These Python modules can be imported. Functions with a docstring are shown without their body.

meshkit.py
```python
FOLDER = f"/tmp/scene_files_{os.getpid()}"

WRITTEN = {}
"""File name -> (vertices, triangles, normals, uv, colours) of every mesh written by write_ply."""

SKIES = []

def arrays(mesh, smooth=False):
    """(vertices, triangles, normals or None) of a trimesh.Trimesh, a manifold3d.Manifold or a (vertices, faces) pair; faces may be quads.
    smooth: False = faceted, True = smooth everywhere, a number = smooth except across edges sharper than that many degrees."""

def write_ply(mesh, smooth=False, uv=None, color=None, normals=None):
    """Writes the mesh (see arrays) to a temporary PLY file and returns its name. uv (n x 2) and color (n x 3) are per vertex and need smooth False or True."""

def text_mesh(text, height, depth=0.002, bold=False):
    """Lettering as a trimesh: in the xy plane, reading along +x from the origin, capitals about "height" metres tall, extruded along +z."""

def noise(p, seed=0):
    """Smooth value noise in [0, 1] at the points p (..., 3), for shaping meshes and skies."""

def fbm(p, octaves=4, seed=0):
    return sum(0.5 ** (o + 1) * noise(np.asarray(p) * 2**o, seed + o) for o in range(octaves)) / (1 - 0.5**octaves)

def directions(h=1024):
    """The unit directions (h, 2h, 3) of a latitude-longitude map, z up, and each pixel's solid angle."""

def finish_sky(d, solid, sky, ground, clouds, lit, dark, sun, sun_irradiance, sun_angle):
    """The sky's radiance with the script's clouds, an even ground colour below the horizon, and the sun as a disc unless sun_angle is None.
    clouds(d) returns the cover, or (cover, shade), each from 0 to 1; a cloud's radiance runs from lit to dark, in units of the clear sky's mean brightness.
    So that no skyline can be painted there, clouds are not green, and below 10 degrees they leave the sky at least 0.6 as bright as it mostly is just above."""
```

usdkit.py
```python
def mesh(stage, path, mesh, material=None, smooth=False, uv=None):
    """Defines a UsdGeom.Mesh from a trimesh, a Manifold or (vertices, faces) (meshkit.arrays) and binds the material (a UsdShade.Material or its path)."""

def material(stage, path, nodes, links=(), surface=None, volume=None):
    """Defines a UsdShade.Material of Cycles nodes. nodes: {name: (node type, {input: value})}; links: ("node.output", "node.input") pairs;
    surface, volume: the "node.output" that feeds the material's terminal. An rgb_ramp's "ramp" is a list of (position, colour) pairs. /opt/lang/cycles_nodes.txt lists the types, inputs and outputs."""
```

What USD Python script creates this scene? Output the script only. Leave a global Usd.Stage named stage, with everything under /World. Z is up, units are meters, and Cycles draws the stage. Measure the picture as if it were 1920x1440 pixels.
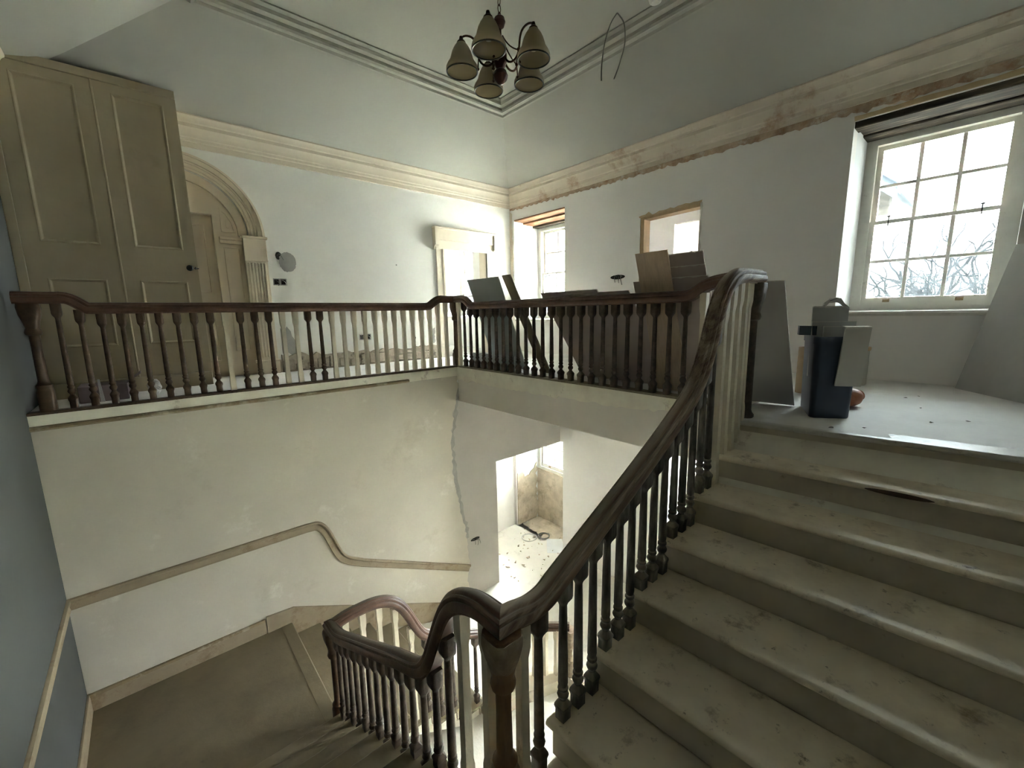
import math, random
import numpy as np, trimesh, manifold3d as m3
import shapely.geometry as sg, shapely.ops as so
from shapely import affinity
import usdkit, meshkit
from pxr import Usd, UsdGeom, UsdLux, UsdShade, Gf, Sdf, Vt

random.seed(7); rng = np.random.default_rng(7)
stage = Usd.Stage.CreateInMemory()
UsdGeom.SetStageUpAxis(stage, UsdGeom.Tokens.z); UsdGeom.SetStageMetersPerUnit(stage, 1.0)
world = UsdGeom.Xform.Define(stage, '/World'); stage.SetDefaultPrim(world.GetPrim())
UsdGeom.Scope.Define(stage, '/World/Looks')

# ---------------------------------------------------------------- camera, sky, exposure
EYE = (0.0, 0.0, 0.74)
FWD, RIGHT, DOWN = (0.6476, 0.7437, -0.1660), (0.7520, -0.6590, -0.0185), (-0.1231, -0.1129, -0.9859)
cam = UsdGeom.Camera.Define(stage, '/World/camera')
cam.AddTransformOp().Set(Gf.Matrix4d(*RIGHT, 0, *[-c for c in DOWN], 0, *[-c for c in FWD], 0, *EYE, 1))
cam.CreateHorizontalApertureAttr(36.0); cam.CreateVerticalApertureAttr(27.0)
cam.CreateFocalLengthAttr(36.0 * 788.57 / 1920); cam.CreateClippingRangeAttr(Gf.Vec2f(0.02, 500))
cam.CreateExposureAttr(7.9)
sky = UsdLux.DomeLight.Define(stage, '/World/sky')
sky.CreateIntensityAttr(1.0)
# an even overcast: three times as bright overhead as at the horizon
UsdShade.MaterialBindingAPI.Apply(sky.GetPrim()).Bind(usdkit.material(stage, '/World/Looks/overcast_sky', {'t': ('texture_coordinate', {}), 's': ('separate_xyz', {}), 'n': ('noise_texture', {'scale': 2.5, 'detail': 5}), 'cr': ('rgb_ramp', {'ramp': [(.3, (.88, .90, .92)), (.7, (1, 1, 1))]}),
    'r': ('rgb_ramp', {'ramp': [(0.0, (.60, .61, .605)), (1.0, (1.22, 1.235, 1.22))]}), 'm': ('mix', {'mix_type': 'multiply', 'fac': 1.0}), 'b': ('background_shader', {'strength': 1.0})},
    [('t.generated', 's.vector'), ('s.z', 'r.fac'), ('t.generated', 'n.vector'), ('n.fac', 'cr.fac'), ('r.color', 'm.color1'), ('cr.color', 'm.color2'), ('m.color', 'b.color')], surface='b.background'))

# ---------------------------------------------------------------- materials
def mat(name, stops, scale=4, rough=0.7, detail=6, stretch=(1, 1, 1), bump=0.15, bscale=None, spec=0.35, over=None, dust=None, nrough=0.6, metallic=0, coord='position', turn=None):
    """Noise-coloured paint, plaster or wood. over: (colour, scale, lo, hi) = patches of stain or wear; dust: (colour, lo, hi) on faces that look up."""
    src = ('geometry', {}) if coord == 'position' else ('texture_coordinate', {})
    out = 'g.position' if coord == 'position' else 'g.object'
    n = {'g': src, 'mp': ('mapping', {'scale': stretch}),
         'n': ('noise_texture', {'scale': scale, 'detail': detail, 'roughness': nrough}), 'r': ('rgb_ramp', {'ramp': stops}),
         'p': ('principled_bsdf', {'roughness': rough, 'specular_ior_level': spec, 'metallic': metallic})}
    l = [(out, 'mp.vector'), ('mp.vector', 'n.vector'), ('n.fac', 'r.fac')]
    if turn is not None:      # grain that runs along a sloping rail
        n['tr'] = ('mapping', {'rotation': (0, turn, 0)}); l[0] = (out, 'tr.vector'); l.append(('tr.vector', 'mp.vector'))
    col = 'r.color'
    if over:
        for i, (c, s, lo, hi) in enumerate(over if isinstance(over, list) else [over]):
            n[f'on{i}'] = ('noise_texture', {'scale': s, 'detail': 8, 'roughness': 0.68})
            n[f'or{i}'] = ('rgb_ramp', {'ramp': [(lo, (0, 0, 0)), (hi, (1, 1, 1))]})
            n[f'om{i}'] = ('mix', {'color2': c})
            l += [('mp.vector', f'on{i}.vector'), (f'on{i}.fac', f'or{i}.fac'), (f'or{i}.color', f'om{i}.fac'), (col, f'om{i}.color1')]
            col = f'om{i}.color'
    if dust:
        c, lo, hi = dust
        n['sx'] = ('separate_xyz', {}); n['dr'] = ('rgb_ramp', {'ramp': [(lo, (0, 0, 0)), (hi, (1, 1, 1))]}); n['dm'] = ('mix', {'color2': c})
        n['gn'] = ('geometry', {})
        l += [('gn.normal', 'sx.vector'), ('sx.z', 'dr.fac'), ('dr.color', 'dm.fac'), (col, 'dm.color1')]; col = 'dm.color'
    l.append((col, 'p.base_color'))
    if bump:
        n['bn'] = ('noise_texture', {'scale': bscale or scale * 6, 'detail': 5, 'roughness': 0.6}); n['b'] = ('bump', {'strength': bump, 'distance': 0.02})
        l += [('mp.vector', 'bn.vector'), ('bn.fac', 'b.height'), ('b.normal', 'p.normal')]
    return usdkit.material(stage, '/World/Looks/' + name, n, l, surface='p.BSDF')

def two(c, d=0.12):
    c = np.array(c); return [(0.3, tuple(c * (1 - d))), (0.7, tuple(np.minimum(c * (1 + d), 0.9)))]

M = {}
M['wall'] = mat('wall_paint', two((0.79, 0.775, 0.71), .05), 1.2, .85, bump=.08, bscale=14, over=((0.66, .63, .55), 1.6, .60, .85))
M['wall_fresh'] = mat('fresh_wall_paint', two((0.83, 0.80, 0.755), .03), 1.0, .85, bump=.05, bscale=10)
M['wall_left'] = mat('vignetted_cool_wall_paint', two((0.075, 0.079, 0.074), .05), .9, .8, bump=.06, bscale=10)  # darkened well below its blue grey to put lens vignetting into the paint
M['old_plaster'] = mat('old_cream_plaster', two((0.57, 0.525, 0.43), .07), 1.3, .85, bump=.12, bscale=18, over=[((.42, .37, .275), 1.4, .58, .82), ((.68, .64, .55), 3.0, .6, .75)])
M['new_plaster'] = mat('lightened_skim_plaster', two((0.76, 0.715, 0.63), .07), 1.6, .9, bump=.07, bscale=12)  # skim plaster lightened to make up for the weak light on the beam
M['skim'] = mat('darkened_skim_plaster', two((0.47, 0.44, 0.39), .06), 1.6, .9, bump=.07, bscale=12)  # copy of the skim plaster darkened to offset the strong hall light
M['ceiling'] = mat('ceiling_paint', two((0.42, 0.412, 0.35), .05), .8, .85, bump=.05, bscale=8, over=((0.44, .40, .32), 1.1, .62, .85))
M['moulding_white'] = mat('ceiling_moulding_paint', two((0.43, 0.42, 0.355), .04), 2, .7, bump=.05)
M['trim'] = mat('cream_trim_paint', two((0.68, 0.60, 0.47), .05), 2.5, .55, bump=.06, bscale=25, over=((.50, .42, .30), 2.2, .62, .85))
M['trim_dirty'] = mat('dirty_cream_trim', two((0.84, 0.78, 0.65), .12), 3.5, .6, bump=.1, over=[((.28, .19, .11), 5, .60, .78)])
M['trim_bare'] = mat('half_stripped_trim', two((0.68, 0.60, 0.48), .08), 1.6, .7, bump=.1, over=[((.42, .24, .13), 2.3, .54, .72)])
M['raw_band'] = mat('raw_plaster_band', two((0.50, 0.37, 0.26), .25), 6, .9, bump=.3, over=[((.34, .17, .09), 9, .5, .7), ((.62, .56, .47), 5, .55, .66)])
M['cupboard'] = mat('cupboard_paint', two((0.46, 0.385, 0.26), .06), 1.7, .5, bump=.06, bscale=20, over=((.36, .295, .19), 1.8, .6, .85))
M['door_paint'] = mat('door_surround_paint', two((0.68, 0.59, 0.45), .06), 2, .55, bump=.05, bscale=20, over=((.47, .39, .27), 2.0, .6, .85))
M['brown_line'] = mat('worn_brown_moulding', two((0.25, 0.19, 0.11), .2), 6, .6, bump=.1, over=((.48, .42, .30), 4, .52, .66))
M['dado'] = mat('dado_moulding_paint', two((0.31, 0.25, 0.165), .12), 5, .6, bump=.1, over=((.20, .14, .08), 5, .52, .7))
M['rail'] = mat('handrail_wood', [(0.25, (.065, .03, .018)), (.55, (.115, .055, .033)), (.8, (.18, .10, .06))], 9, .42, stretch=(1, 1, 1), bump=.12, bscale=40, spec=.5, dust=((.17, .135, .10), .68, .97))
M['rail_worn'] = mat('stripped_handrail_wood', [(0.3, (.10, .052, .036)), (.45, (.20, .13, .092)), (.55, (.30, .22, .155)), (.7, (.42, .33, .25))], 26, .55, stretch=(.05, 1, 1), bump=.35, bscale=60, spec=.35, over=((.13, .07, .05), 30, .52, .62), dust=((.46, .385, .30), .55, 1.05), turn=.518)
M['baluster_dark'] = mat('dark_baluster_paint', [(0.3, (.032, .022, .015)), (.6, (.095, .068, .048)), (.85, (.17, .125, .085))], 16, .5, bump=.15, bscale=60, spec=.45)
M['baluster_black'] = mat('worn_black_baluster_paint', [(0.3, (.03, .027, .024)), (.55, (.14, .127, .11)), (.8, (.36, .33, .28))], 22, .5, stretch=(1, 1, .25), bump=.2, bscale=70, spec=.45, dust=((.34, .30, .23), .25, .8))
M['baluster_brown'] = mat('brown_baluster_paint', [(0.3, (.05, .026, .013)), (.6, (.085, .05, .026)), (.85, (.16, .105, .06))], 14, .5, bump=.12, bscale=60, spec=.45)
M['baluster_cream'] = mat('cream_baluster_paint', two((0.66, 0.59, 0.46), .14), 9, .6, stretch=(1, 1, .4), bump=.12, bscale=40, over=((.20, .15, .09), 11, .63, .74))
M['newel_wood'] = mat('newel_wood', [(0.3, (.15, .075, .032)), (.6, (.25, .135, .06)), (.85, (.36, .22, .11))], 9, .4, stretch=(3, 3, .35), bump=.1, bscale=40, spec=.5)
M['newel_stripped'] = mat('stripped_newel_wood', [(0.3, (.20, .14, .095)), (.6, (.34, .26, .185)), (.85, (.48, .39, .28))], 16, .6, bump=.3, bscale=50)
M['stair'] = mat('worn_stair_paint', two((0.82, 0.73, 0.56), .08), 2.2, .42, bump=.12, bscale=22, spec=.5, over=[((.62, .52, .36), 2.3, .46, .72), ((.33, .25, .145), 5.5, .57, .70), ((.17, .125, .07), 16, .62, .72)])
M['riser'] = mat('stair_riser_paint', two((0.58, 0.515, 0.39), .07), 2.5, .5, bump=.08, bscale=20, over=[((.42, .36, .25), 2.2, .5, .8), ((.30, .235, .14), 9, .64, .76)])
M['stair_low'] = mat('dimmed_brown_stair_boards', two((0.175, 0.142, 0.085), .12), 2.2, .5, bump=.12, bscale=22, spec=.4, over=[((.12, .095, .055), 2.0, .50, .78), ((.14, .11, .07), 13, .62, .73)])  # brown copy of the stair paint with the dimness down there painted in
M['landing'] = mat('dusty_landing_floor', two((0.74, 0.72, 0.685), .08), 1.7, .75, bump=.08, bscale=25, spec=.2, over=[((.58, .56, .51), 2.2, .55, .8), ((.15, .13, .10), 34, .72, .76)])
M['nosing'] = mat('painted_edge', two((0.60, 0.57, 0.50), .12), 8, .35, bump=.15, bscale=30, spec=.5, over=((.27, .22, .15), 12, .62, .72))
M['hall_floor'] = mat('dusty_hall_floor', two((0.72, 0.68, 0.60), .08), 2, .7, bump=.15, bscale=30, over=[((.40, .35, .28), 2.6, .58, .8), ((.18, .15, .12), 40, .70, .75)])
M['rubble'] = mat('bare_masonry', two((0.40, 0.34, 0.26), .3), 9, .95, bump=.6, bscale=26, over=((.07, .055, .04), 4.5, .56, .66))
M['damp_wall'] = mat('damp_bare_plaster', two((0.52, 0.44, 0.33), .2), 5, .95, bump=.3, bscale=20, over=((.26, .20, .13), 3.5, .52, .75))
M['sash'] = mat('sash_paint', two((0.62, 0.60, 0.53), .06), 6, .5, bump=.05, over=((.36, .33, .27), 9, .62, .75))
M['reveal'] = mat('white_reveal_plaster', two((0.74, 0.75, 0.74), .03), 3, .85, bump=.12, bscale=16, over=((.45, .46, .46), 5, .64, .78))
M['lintel'] = mat('dark_timber_lintel', [(0.3, (.02, .017, .014)), (.55, (.07, .055, .038)), (.75, (.30, .24, .16))], 6, .85, stretch=(3, .35, 3), bump=.4, bscale=20)
M['lintel_red'] = mat('red_timber_lintel', [(0.3, (.16, .07, .035)), (.55, (.32, .16, .08)), (.75, (.50, .33, .2))], 5, .85, stretch=(3, .6, 3), bump=.4, bscale=20)
M['tan_edge'] = mat('tan_board_edge', two((0.60, 0.45, 0.27), .1), 8, .85, bump=.2)
M['stud'] = mat('sawn_timber', two((0.58, 0.40, 0.23), .12), 5, .7, stretch=(3, 3, .4), bump=.15, over=((.30, .17, .08), 6, .64, .72))
M['board_grey'] = mat('grey_plasterboard', two((0.42, 0.41, 0.375), .06), 3, .85, bump=.04, bscale=30, over=((.48, .47, .43), 2.5, .6, .8))
M['board_light'] = mat('pale_plasterboard', two((0.55, 0.53, 0.47), .05), 3, .85, bump=.04, bscale=30)
M['board_brown'] = mat('brown_backed_plasterboard', two((0.46, 0.375, 0.33), .08), 3, .85, bump=.05, bscale=30, over=((.33, .26, .21), 2.5, .58, .8))
M['board_blue'] = mat('blue_grey_board', two((0.36, 0.385, 0.37), .05), 2, .8, bump=.03)
M['board_core'] = mat('gypsum_core', two((0.62, 0.59, 0.52), .08), 14, .95, bump=.4, bscale=60)
M['ply'] = mat('plywood', two((0.54, 0.41, 0.30), .16), 5, .75, stretch=(5, 5, .5), bump=.1, over=((.33, .235, .16), 5, .6, .8))
M['plank'] = mat('rough_plank', two((0.20, 0.165, 0.115), .15), 6, .8, stretch=(4, 4, .5), bump=.15)
M['bin'] = mat('navy_plastic', two((0.022, 0.034, 0.058), .1), 3, .42, bump=.04, bscale=60, spec=.5, over=((.055, .075, .095), 4, .58, .85))
M['terracotta'] = mat('terracotta', two((0.30, 0.115, 0.055), .14), 8, .45, bump=.08, spec=.5)
M['sack'] = mat('dusty_white_bag', two((0.60, 0.58, 0.54), .1), 8, .7, bump=.1)
M['card'] = mat('brown_cardboard', two((0.33, 0.24, 0.15), .1), 5, .8, bump=.05)
M['mauve_card'] = mat('faded_mauve_card', two((0.27, 0.21, 0.21), .1), 4, .8, bump=.05)
M['black'] = mat('black_metal', two((0.012, 0.011, 0.010), .2), 10, .35, bump=0, spec=.5)
M['cable'] = mat('grey_cable', two((0.16, 0.155, 0.14), .1), 10, .5, bump=0)
M['cable_white'] = mat('white_cable', two((0.62, 0.60, 0.55), .1), 10, .5, bump=0)
M['bronze'] = mat('dark_bronze', [(0.3, (.05, .028, .018)), (.7, (.11, .06, .035))], 20, .4, bump=.05, metallic=.75, spec=.5)
M['bronze_red'] = mat('red_bronze', [(0.3, (.055, .018, .012)), (.7, (.10, .035, .022))], 20, .3, bump=.03, metallic=.35, spec=.6)
M['shade'] = None
M['white_plastic'] = mat('white_plastic', two((0.66, 0.65, 0.58), .04), 4, .5, bump=0)
M['dark_hole'] = mat('dark_cavity', two((0.03, 0.027, 0.023), .3), 14, .95, bump=.3)
M['grey_patch'] = mat('bare_cement_patch', two((0.36, 0.345, 0.31), .1), 9, .95, bump=.2)
M['steel'] = mat('galvanised_steel', two((0.42, 0.41, 0.39), .1), 12, .4, bump=.03, metallic=.7)
M['brass'] = mat('tarnished_brass', two((0.28, 0.22, 0.13), .2), 12, .45, bump=.03, metallic=.6)
M['slate'] = mat('roof_slate', two((0.035, 0.042, 0.05), .2), 3, .7, bump=.2)
M['stone'] = mat('rubble_stone', [(0.3, (.035, .03, .026)), (.5, (.075, .062, .05)), (.7, (.13, .115, .10))], 7, .95, bump=.5)
M['harl'] = mat('white_harling', two((0.70, 0.71, 0.70), .05), 10, .95, bump=.2)
M['bargeboard'] = mat('pale_blue_bargeboard', two((0.10, 0.135, 0.16), .06), 3, .6, bump=.05)
M['bark'] = mat('bare_bark', two((0.008, 0.009, 0.011), .2), 3, .95, bump=0)
M['bounce_ground'] = mat('paled_bounce_ground', two((0.30, 0.30, 0.25), .2), .6, .95, bump=.2)  # unseen ground made pale to bounce daylight up to the ceiling
M['debris'] = mat('dark_debris', two((0.10, 0.085, 0.065), .3), 30, .95, bump=.3)
M['paper'] = mat('loose_paper', two((0.66, 0.66, 0.64), .05), 4, .8, bump=.05)

M['shade'] = usdkit.material(stage, '/World/Looks/frosted_shade_glass',
    {'p': ('principled_bsdf', {'base_color': (.50, .43, .31), 'roughness': .35, 'specular_ior_level': .5}), 't': ('translucent_bsdf', {'color': (.62, .54, .40)}), 'm': ('mix_closure', {'fac': .45})},
    [('p.BSDF', 'm.closure1'), ('t.BSDF', 'm.closure2')], surface='m.closure')
def pane(name, clear, veil):
    """clear: what the glass lets through (lowered to dim the daylight of each window); veil: the share of light scattered by mist on it, in blotches."""
    n = {'t': ('transparent_bsdf', {'color': clear}), 'g': ('glossy_bsdf', {'roughness': .02}), 'f': ('fresnel', {'IOR': 1.45}), 'm': ('mix_closure', {}),
         'd': ('translucent_bsdf', {'color': (.75, .80, .82)}), 'm2': ('mix_closure', {}), 'ps': ('geometry', {}), 'n': ('noise_texture', {'scale': 7, 'detail': 6}),
         'r': ('rgb_ramp', {'ramp': [(.35, (veil * .3,) * 3), (.75, (veil,) * 3)]})}
    return usdkit.material(stage, '/World/Looks/' + name, n, [('f.fac', 'm.fac'), ('t.BSDF', 'm.closure1'), ('g.BSDF', 'm.closure2'), ('ps.position', 'n.vector'), ('n.fac', 'r.fac'),
        ('r.color', 'm2.fac'), ('m.closure', 'm2.closure1'), ('d.BSDF', 'm2.closure2')], surface='m2.closure')
M['glass'] = pane('window_glass', (.635, .66, .667), .008); M['glass_hall'] = pane('hall_window_glass', (.71, .73, .735), .01); M['glass_dimmed'] = pane('dimmed_window_glass', (.255, .276, .283), .002); M['glass_misty'] = pane('misted_window_glass', (.25, .271, .278), .007)  # transmission cut per window to dim its daylight and view; mist is separate

# ---------------------------------------------------------------- scene helpers
taken = {}
def uname(parent, name):
    k = taken.get((parent, name), 0); taken[(parent, name)] = k + 1
    return name if k == 0 else f'{name}_{k:03d}'
def cdata(p, **kw):
    for k, v in kw.items():
        if v: p.SetCustomDataByKey(k, v)
    return p
def thing(name, label, cat, group=None, loc=None, kind=None):
    x = UsdGeom.Xform.Define(stage, '/World/' + uname('/World', name))
    if loc is not None: x.AddTranslateOp().Set(Gf.Vec3d(*map(float, loc)))
    return cdata(x.GetPrim(), label=label, category=cat, group=group, kind=kind)
ORIGIN = {}
def join(ms): return ms[0] if len(ms) == 1 else trimesh.util.concatenate(ms)
def obj(name, ms, m, parent=None, smooth=30, label=None, cat=None, group=None, kind=None):
    """One mesh prim, in world coordinates, under parent (its translation is taken off) or at top level."""
    base = str(parent.GetPath()) if parent else '/World'
    me = join(ms) if isinstance(ms, list) else ms
    if parent:
        top = stage.GetPrimAtPath('/'.join(base.split('/')[:3]))
        t = UsdGeom.XformCache().GetLocalToWorldTransform(top).ExtractTranslation()
        if tuple(t) != (0, 0, 0):
            me = me.copy(); me.apply_translation([-t[0], -t[1], -t[2]])
    p = usdkit.mesh(stage, base + '/' + uname(base, name), me, M[m] if isinstance(m, str) else m, smooth=smooth).GetPrim()
    return cdata(p, label=label, category=cat, group=group, kind=kind)
def struct(name, label=None):
    x = UsdGeom.Xform.Define(stage, '/World/' + uname('/World', name)).GetPrim()
    return cdata(x, kind='structure', label=label)

def box(x0, x1, y0, y1, z0, z1, b=0.0):
    x0, x1 = min(x0, x1), max(x0, x1); y0, y1 = min(y0, y1), max(y0, y1); z0, z1 = min(z0, z1), max(z0, z1)
    if b <= 0:
        m = trimesh.creation.box((x1 - x0, y1 - y0, z1 - z0)); m.apply_translation(((x0 + x1) / 2, (y0 + y1) / 2, (z0 + z1) / 2)); return m
    P = []
    for x, sx in ((x0, 1), (x1, -1)):
        for y, sy in ((y0, 1), (y1, -1)):
            for z, sz in ((z0, 1), (z1, -1)):
                P += [(x, y + sy * b, z + sz * b), (x + sx * b, y, z + sz * b), (x + sx * b, y + sy * b, z)]
    return hull(P)
def hull(P):
    return trimesh.Trimesh(*(lambda m: (m.vertices, m.faces))(trimesh.convex.convex_hull(np.array(P, float))), process=False)
def poly(pts, holes=()): return sg.Polygon(pts, holes)
def rect(a0, b0, a1, b1): return sg.box(min(a0, a1), min(b0, b1), max(a0, a1), max(b0, b1))
def prism(shape, axis, c0, c1):
    """shapely shape in the plane across axis ('x': (y,z), 'y': (x,z), 'z': (x,y)) made solid from c0 to c1."""
    c0, c1 = min(c0, c1), max(c0, c1); out = []
    for g in getattr(shape, 'geoms', [shape]):
        if g.is_empty or g.area < 1e-9: continue
        m = trimesh.creation.extrude_polygon(g, c1 - c0, engine='earcut'); v = m.vertices.copy(); v[:, 2] += c0
        if axis == 'x': v = v[:, [2, 0, 1]]; f = m.faces
        elif axis == 'y': v = v[:, [0, 2, 1]]; f = m.faces[:, ::-1]
        else: f = m.faces
        out.append(trimesh.Trimesh(v, f, process=False))
    return join(out)
def quadgrid(P, closed_u=False):
    """A sheet over the points P (n, m, 3)."""
    P = np.asarray(P, float); n, m = P.shape[:2]; f = []
    for i in range(n - 1):
        for j in range(m - (0 if closed_u else 1)):
            a, b = i * m + j, i * m + (j + 1) % m
            f += [(a, b, b + m), (a, b + m, a + m)]
    return trimesh.Trimesh(P.reshape(-1, 3), f, process=False)
def sweep(profile, path, up=(0, 0, 1), before=None, after=None):
    """Profile (lateral, upward) swept along the path, mitred at its corners."""
    path = np.asarray(path, float); pr = np.asarray(profile, float); up = np.asarray(up, float); n = len(path); R = []
    seg = np.diff(path, axis=0); seg /= np.linalg.norm(seg, axis=1, keepdims=True)
    for i in range(n):
        a, b = seg[max(i - 1, 0)], seg[min(i, n - 2)]
        if i == 0 and before is not None: a = np.array(before, float)
        if i == n - 1 and after is not None: b = np.array(after, float)
        t = a + b; t /= np.linalg.norm(t)
        lat = np.cross(t, up); lat /= np.linalg.norm(lat)
        ha = np.cross(a, up); hb = np.cross(b, up); ha /= np.linalg.norm(ha); hb /= np.linalg.norm(hb)
        k = 1 / max(np.dot(lat, ha), .5); nrm = np.cross(lat, t)
        R.append(path[i] + pr[:, :1] * lat * k + pr[:, 1:] * nrm)
    R = np.array(R); me = quadgrid(R, True); m = len(pr); caps = []
    for ring, flip in ((0, False), (n - 1, True)):
        c = trimesh.creation.triangulate_polygon(sg.Polygon(pr), engine='earcut')
        v, f = c; idx = [int(np.argmin(np.hypot(*(pr - q).T))) for q in v]
        f = np.array([[idx[k] for k in t] for t in f]) + ring * m
        caps.append(f if flip else f[:, ::-1])
    me = trimesh.Trimesh(me.vertices, np.vstack([me.faces] + caps), process=False)
    if me.volume < 0: me.invert()
    return me
def tube(path, r, seg=8):
    path = np.asarray(path, float); n = len(path); r = np.broadcast_to(r, n); R = []
    t = np.gradient(path, axis=0); t /= np.linalg.norm(t, axis=1, keepdims=True) + 1e-12
    ref = np.array([0, 0, 1.0]) if abs(t[0][2]) < .9 else np.array([1.0, 0, 0]); u = np.cross(t[0], ref); u /= np.linalg.norm(u)
    for i in range(n):
        u = u - t[i] * np.dot(u, t[i]); u /= np.linalg.norm(u); w = np.cross(t[i], u)
        a = np.linspace(0, 2 * np.pi, seg, endpoint=False)
        R.append(path[i] + r[i] * (np.cos(a)[:, None] * u + np.sin(a)[:, None] * w))
    me = quadgrid(R, True); k = len(me.vertices); v = np.vstack([me.vertices, path[0], path[-1]])
    caps = [(k, (j + 1) % seg, j) for j in range(seg)] + [(k + 1, (n - 1) * seg + j, (n - 1) * seg + (j + 1) % seg) for j in range(seg)]
    me = trimesh.Trimesh(v, np.vstack([me.faces, caps]), process=False)
    if me.volume < 0: me.invert()
    return me
def lathe(prof, c, seg=24, tilt=None):
    """(radius, z) profile turned about the vertical through c; the ends close on the axis when their radius is 0."""
    a = np.linspace(0, 2 * np.pi, seg, endpoint=False)
    me = quadgrid([[(r * math.cos(t), r * math.sin(t), z) for t in a] for r, z in prof], True)
    if tilt is not None: me.apply_transform(tilt)
    me.apply_translation(c); me.merge_vertices(); me.update_faces(me.nondegenerate_faces())
    if me.volume < 0: me.invert()
    return me
def turned(c, rings, seg=16):
    """Square-to-round turned post: rings of (z, half width, squareness 0..1)."""
    a = (np.arange(seg) + .5) / seg * 2 * np.pi; P = []
    for z, w, s in rings:
        cx, sx = np.cos(a), np.sin(a); q = 1 / np.maximum(abs(cx), abs(sx)); k = (1 - s) + s * q
        P.append(np.stack([c[0] + w * cx * k, c[1] + w * sx * k, np.full(seg, c[2] + z)], 1))
    me = quadgrid(P, True); n = len(me.vertices); v = np.vstack([me.vertices, (c[0], c[1], c[2] + rings[0][0]), (c[0], c[1], c[2] + rings[-1][0])])
    L = (len(rings) - 1) * seg
    caps = [(n, (j + 1) % seg, j) for j in range(seg)] + [(n + 1, L + j, L + (j + 1) % seg) for j in range(seg)]
    me = trimesh.Trimesh(v, np.vstack([me.faces, caps]), process=False)
    if me.volume < 0: me.invert()
    return me
def spline(pts, n=40):
    pts = np.asarray(pts, float); d = np.r_[0, np.cumsum(np.linalg.norm(np.diff(pts, axis=0), axis=1))]
    from scipy.interpolate import PchipInterpolator
    return PchipInterpolator(d, pts, axis=0)(np.linspace(0, d[-1], n))
def smoothpath(pts, n=60):
    """Catmull-like curve through the points, densely sampled."""
    from scipy.interpolate import CubicSpline
    pts = np.asarray(pts, float); d = np.r_[0, np.cumsum(np.sqrt(np.linalg.norm(np.diff(pts, axis=0), axis=1)))]
    return CubicSpline(d, pts, axis=0)(np.linspace(0, d[-1], n))
def ragged(pts, amp, step=.05, seed=0):
    """The polyline with noise across it, for broken plaster and torn board edges."""
    pts = np.asarray(pts, float); out = []; r = np.random.default_rng(seed)
    for a, b in zip(pts[:-1], pts[1:]):
        L = np.linalg.norm(b - a); k = max(int(L / step), 1); nrm = np.array([-(b - a)[1], (b - a)[0]]) / max(L, 1e-9)
        for i in range(k): out.append(a + (b - a) * i / k + nrm * r.normal(0, amp) * (1 if i else .4))
    return out + [pts[-1]]
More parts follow.
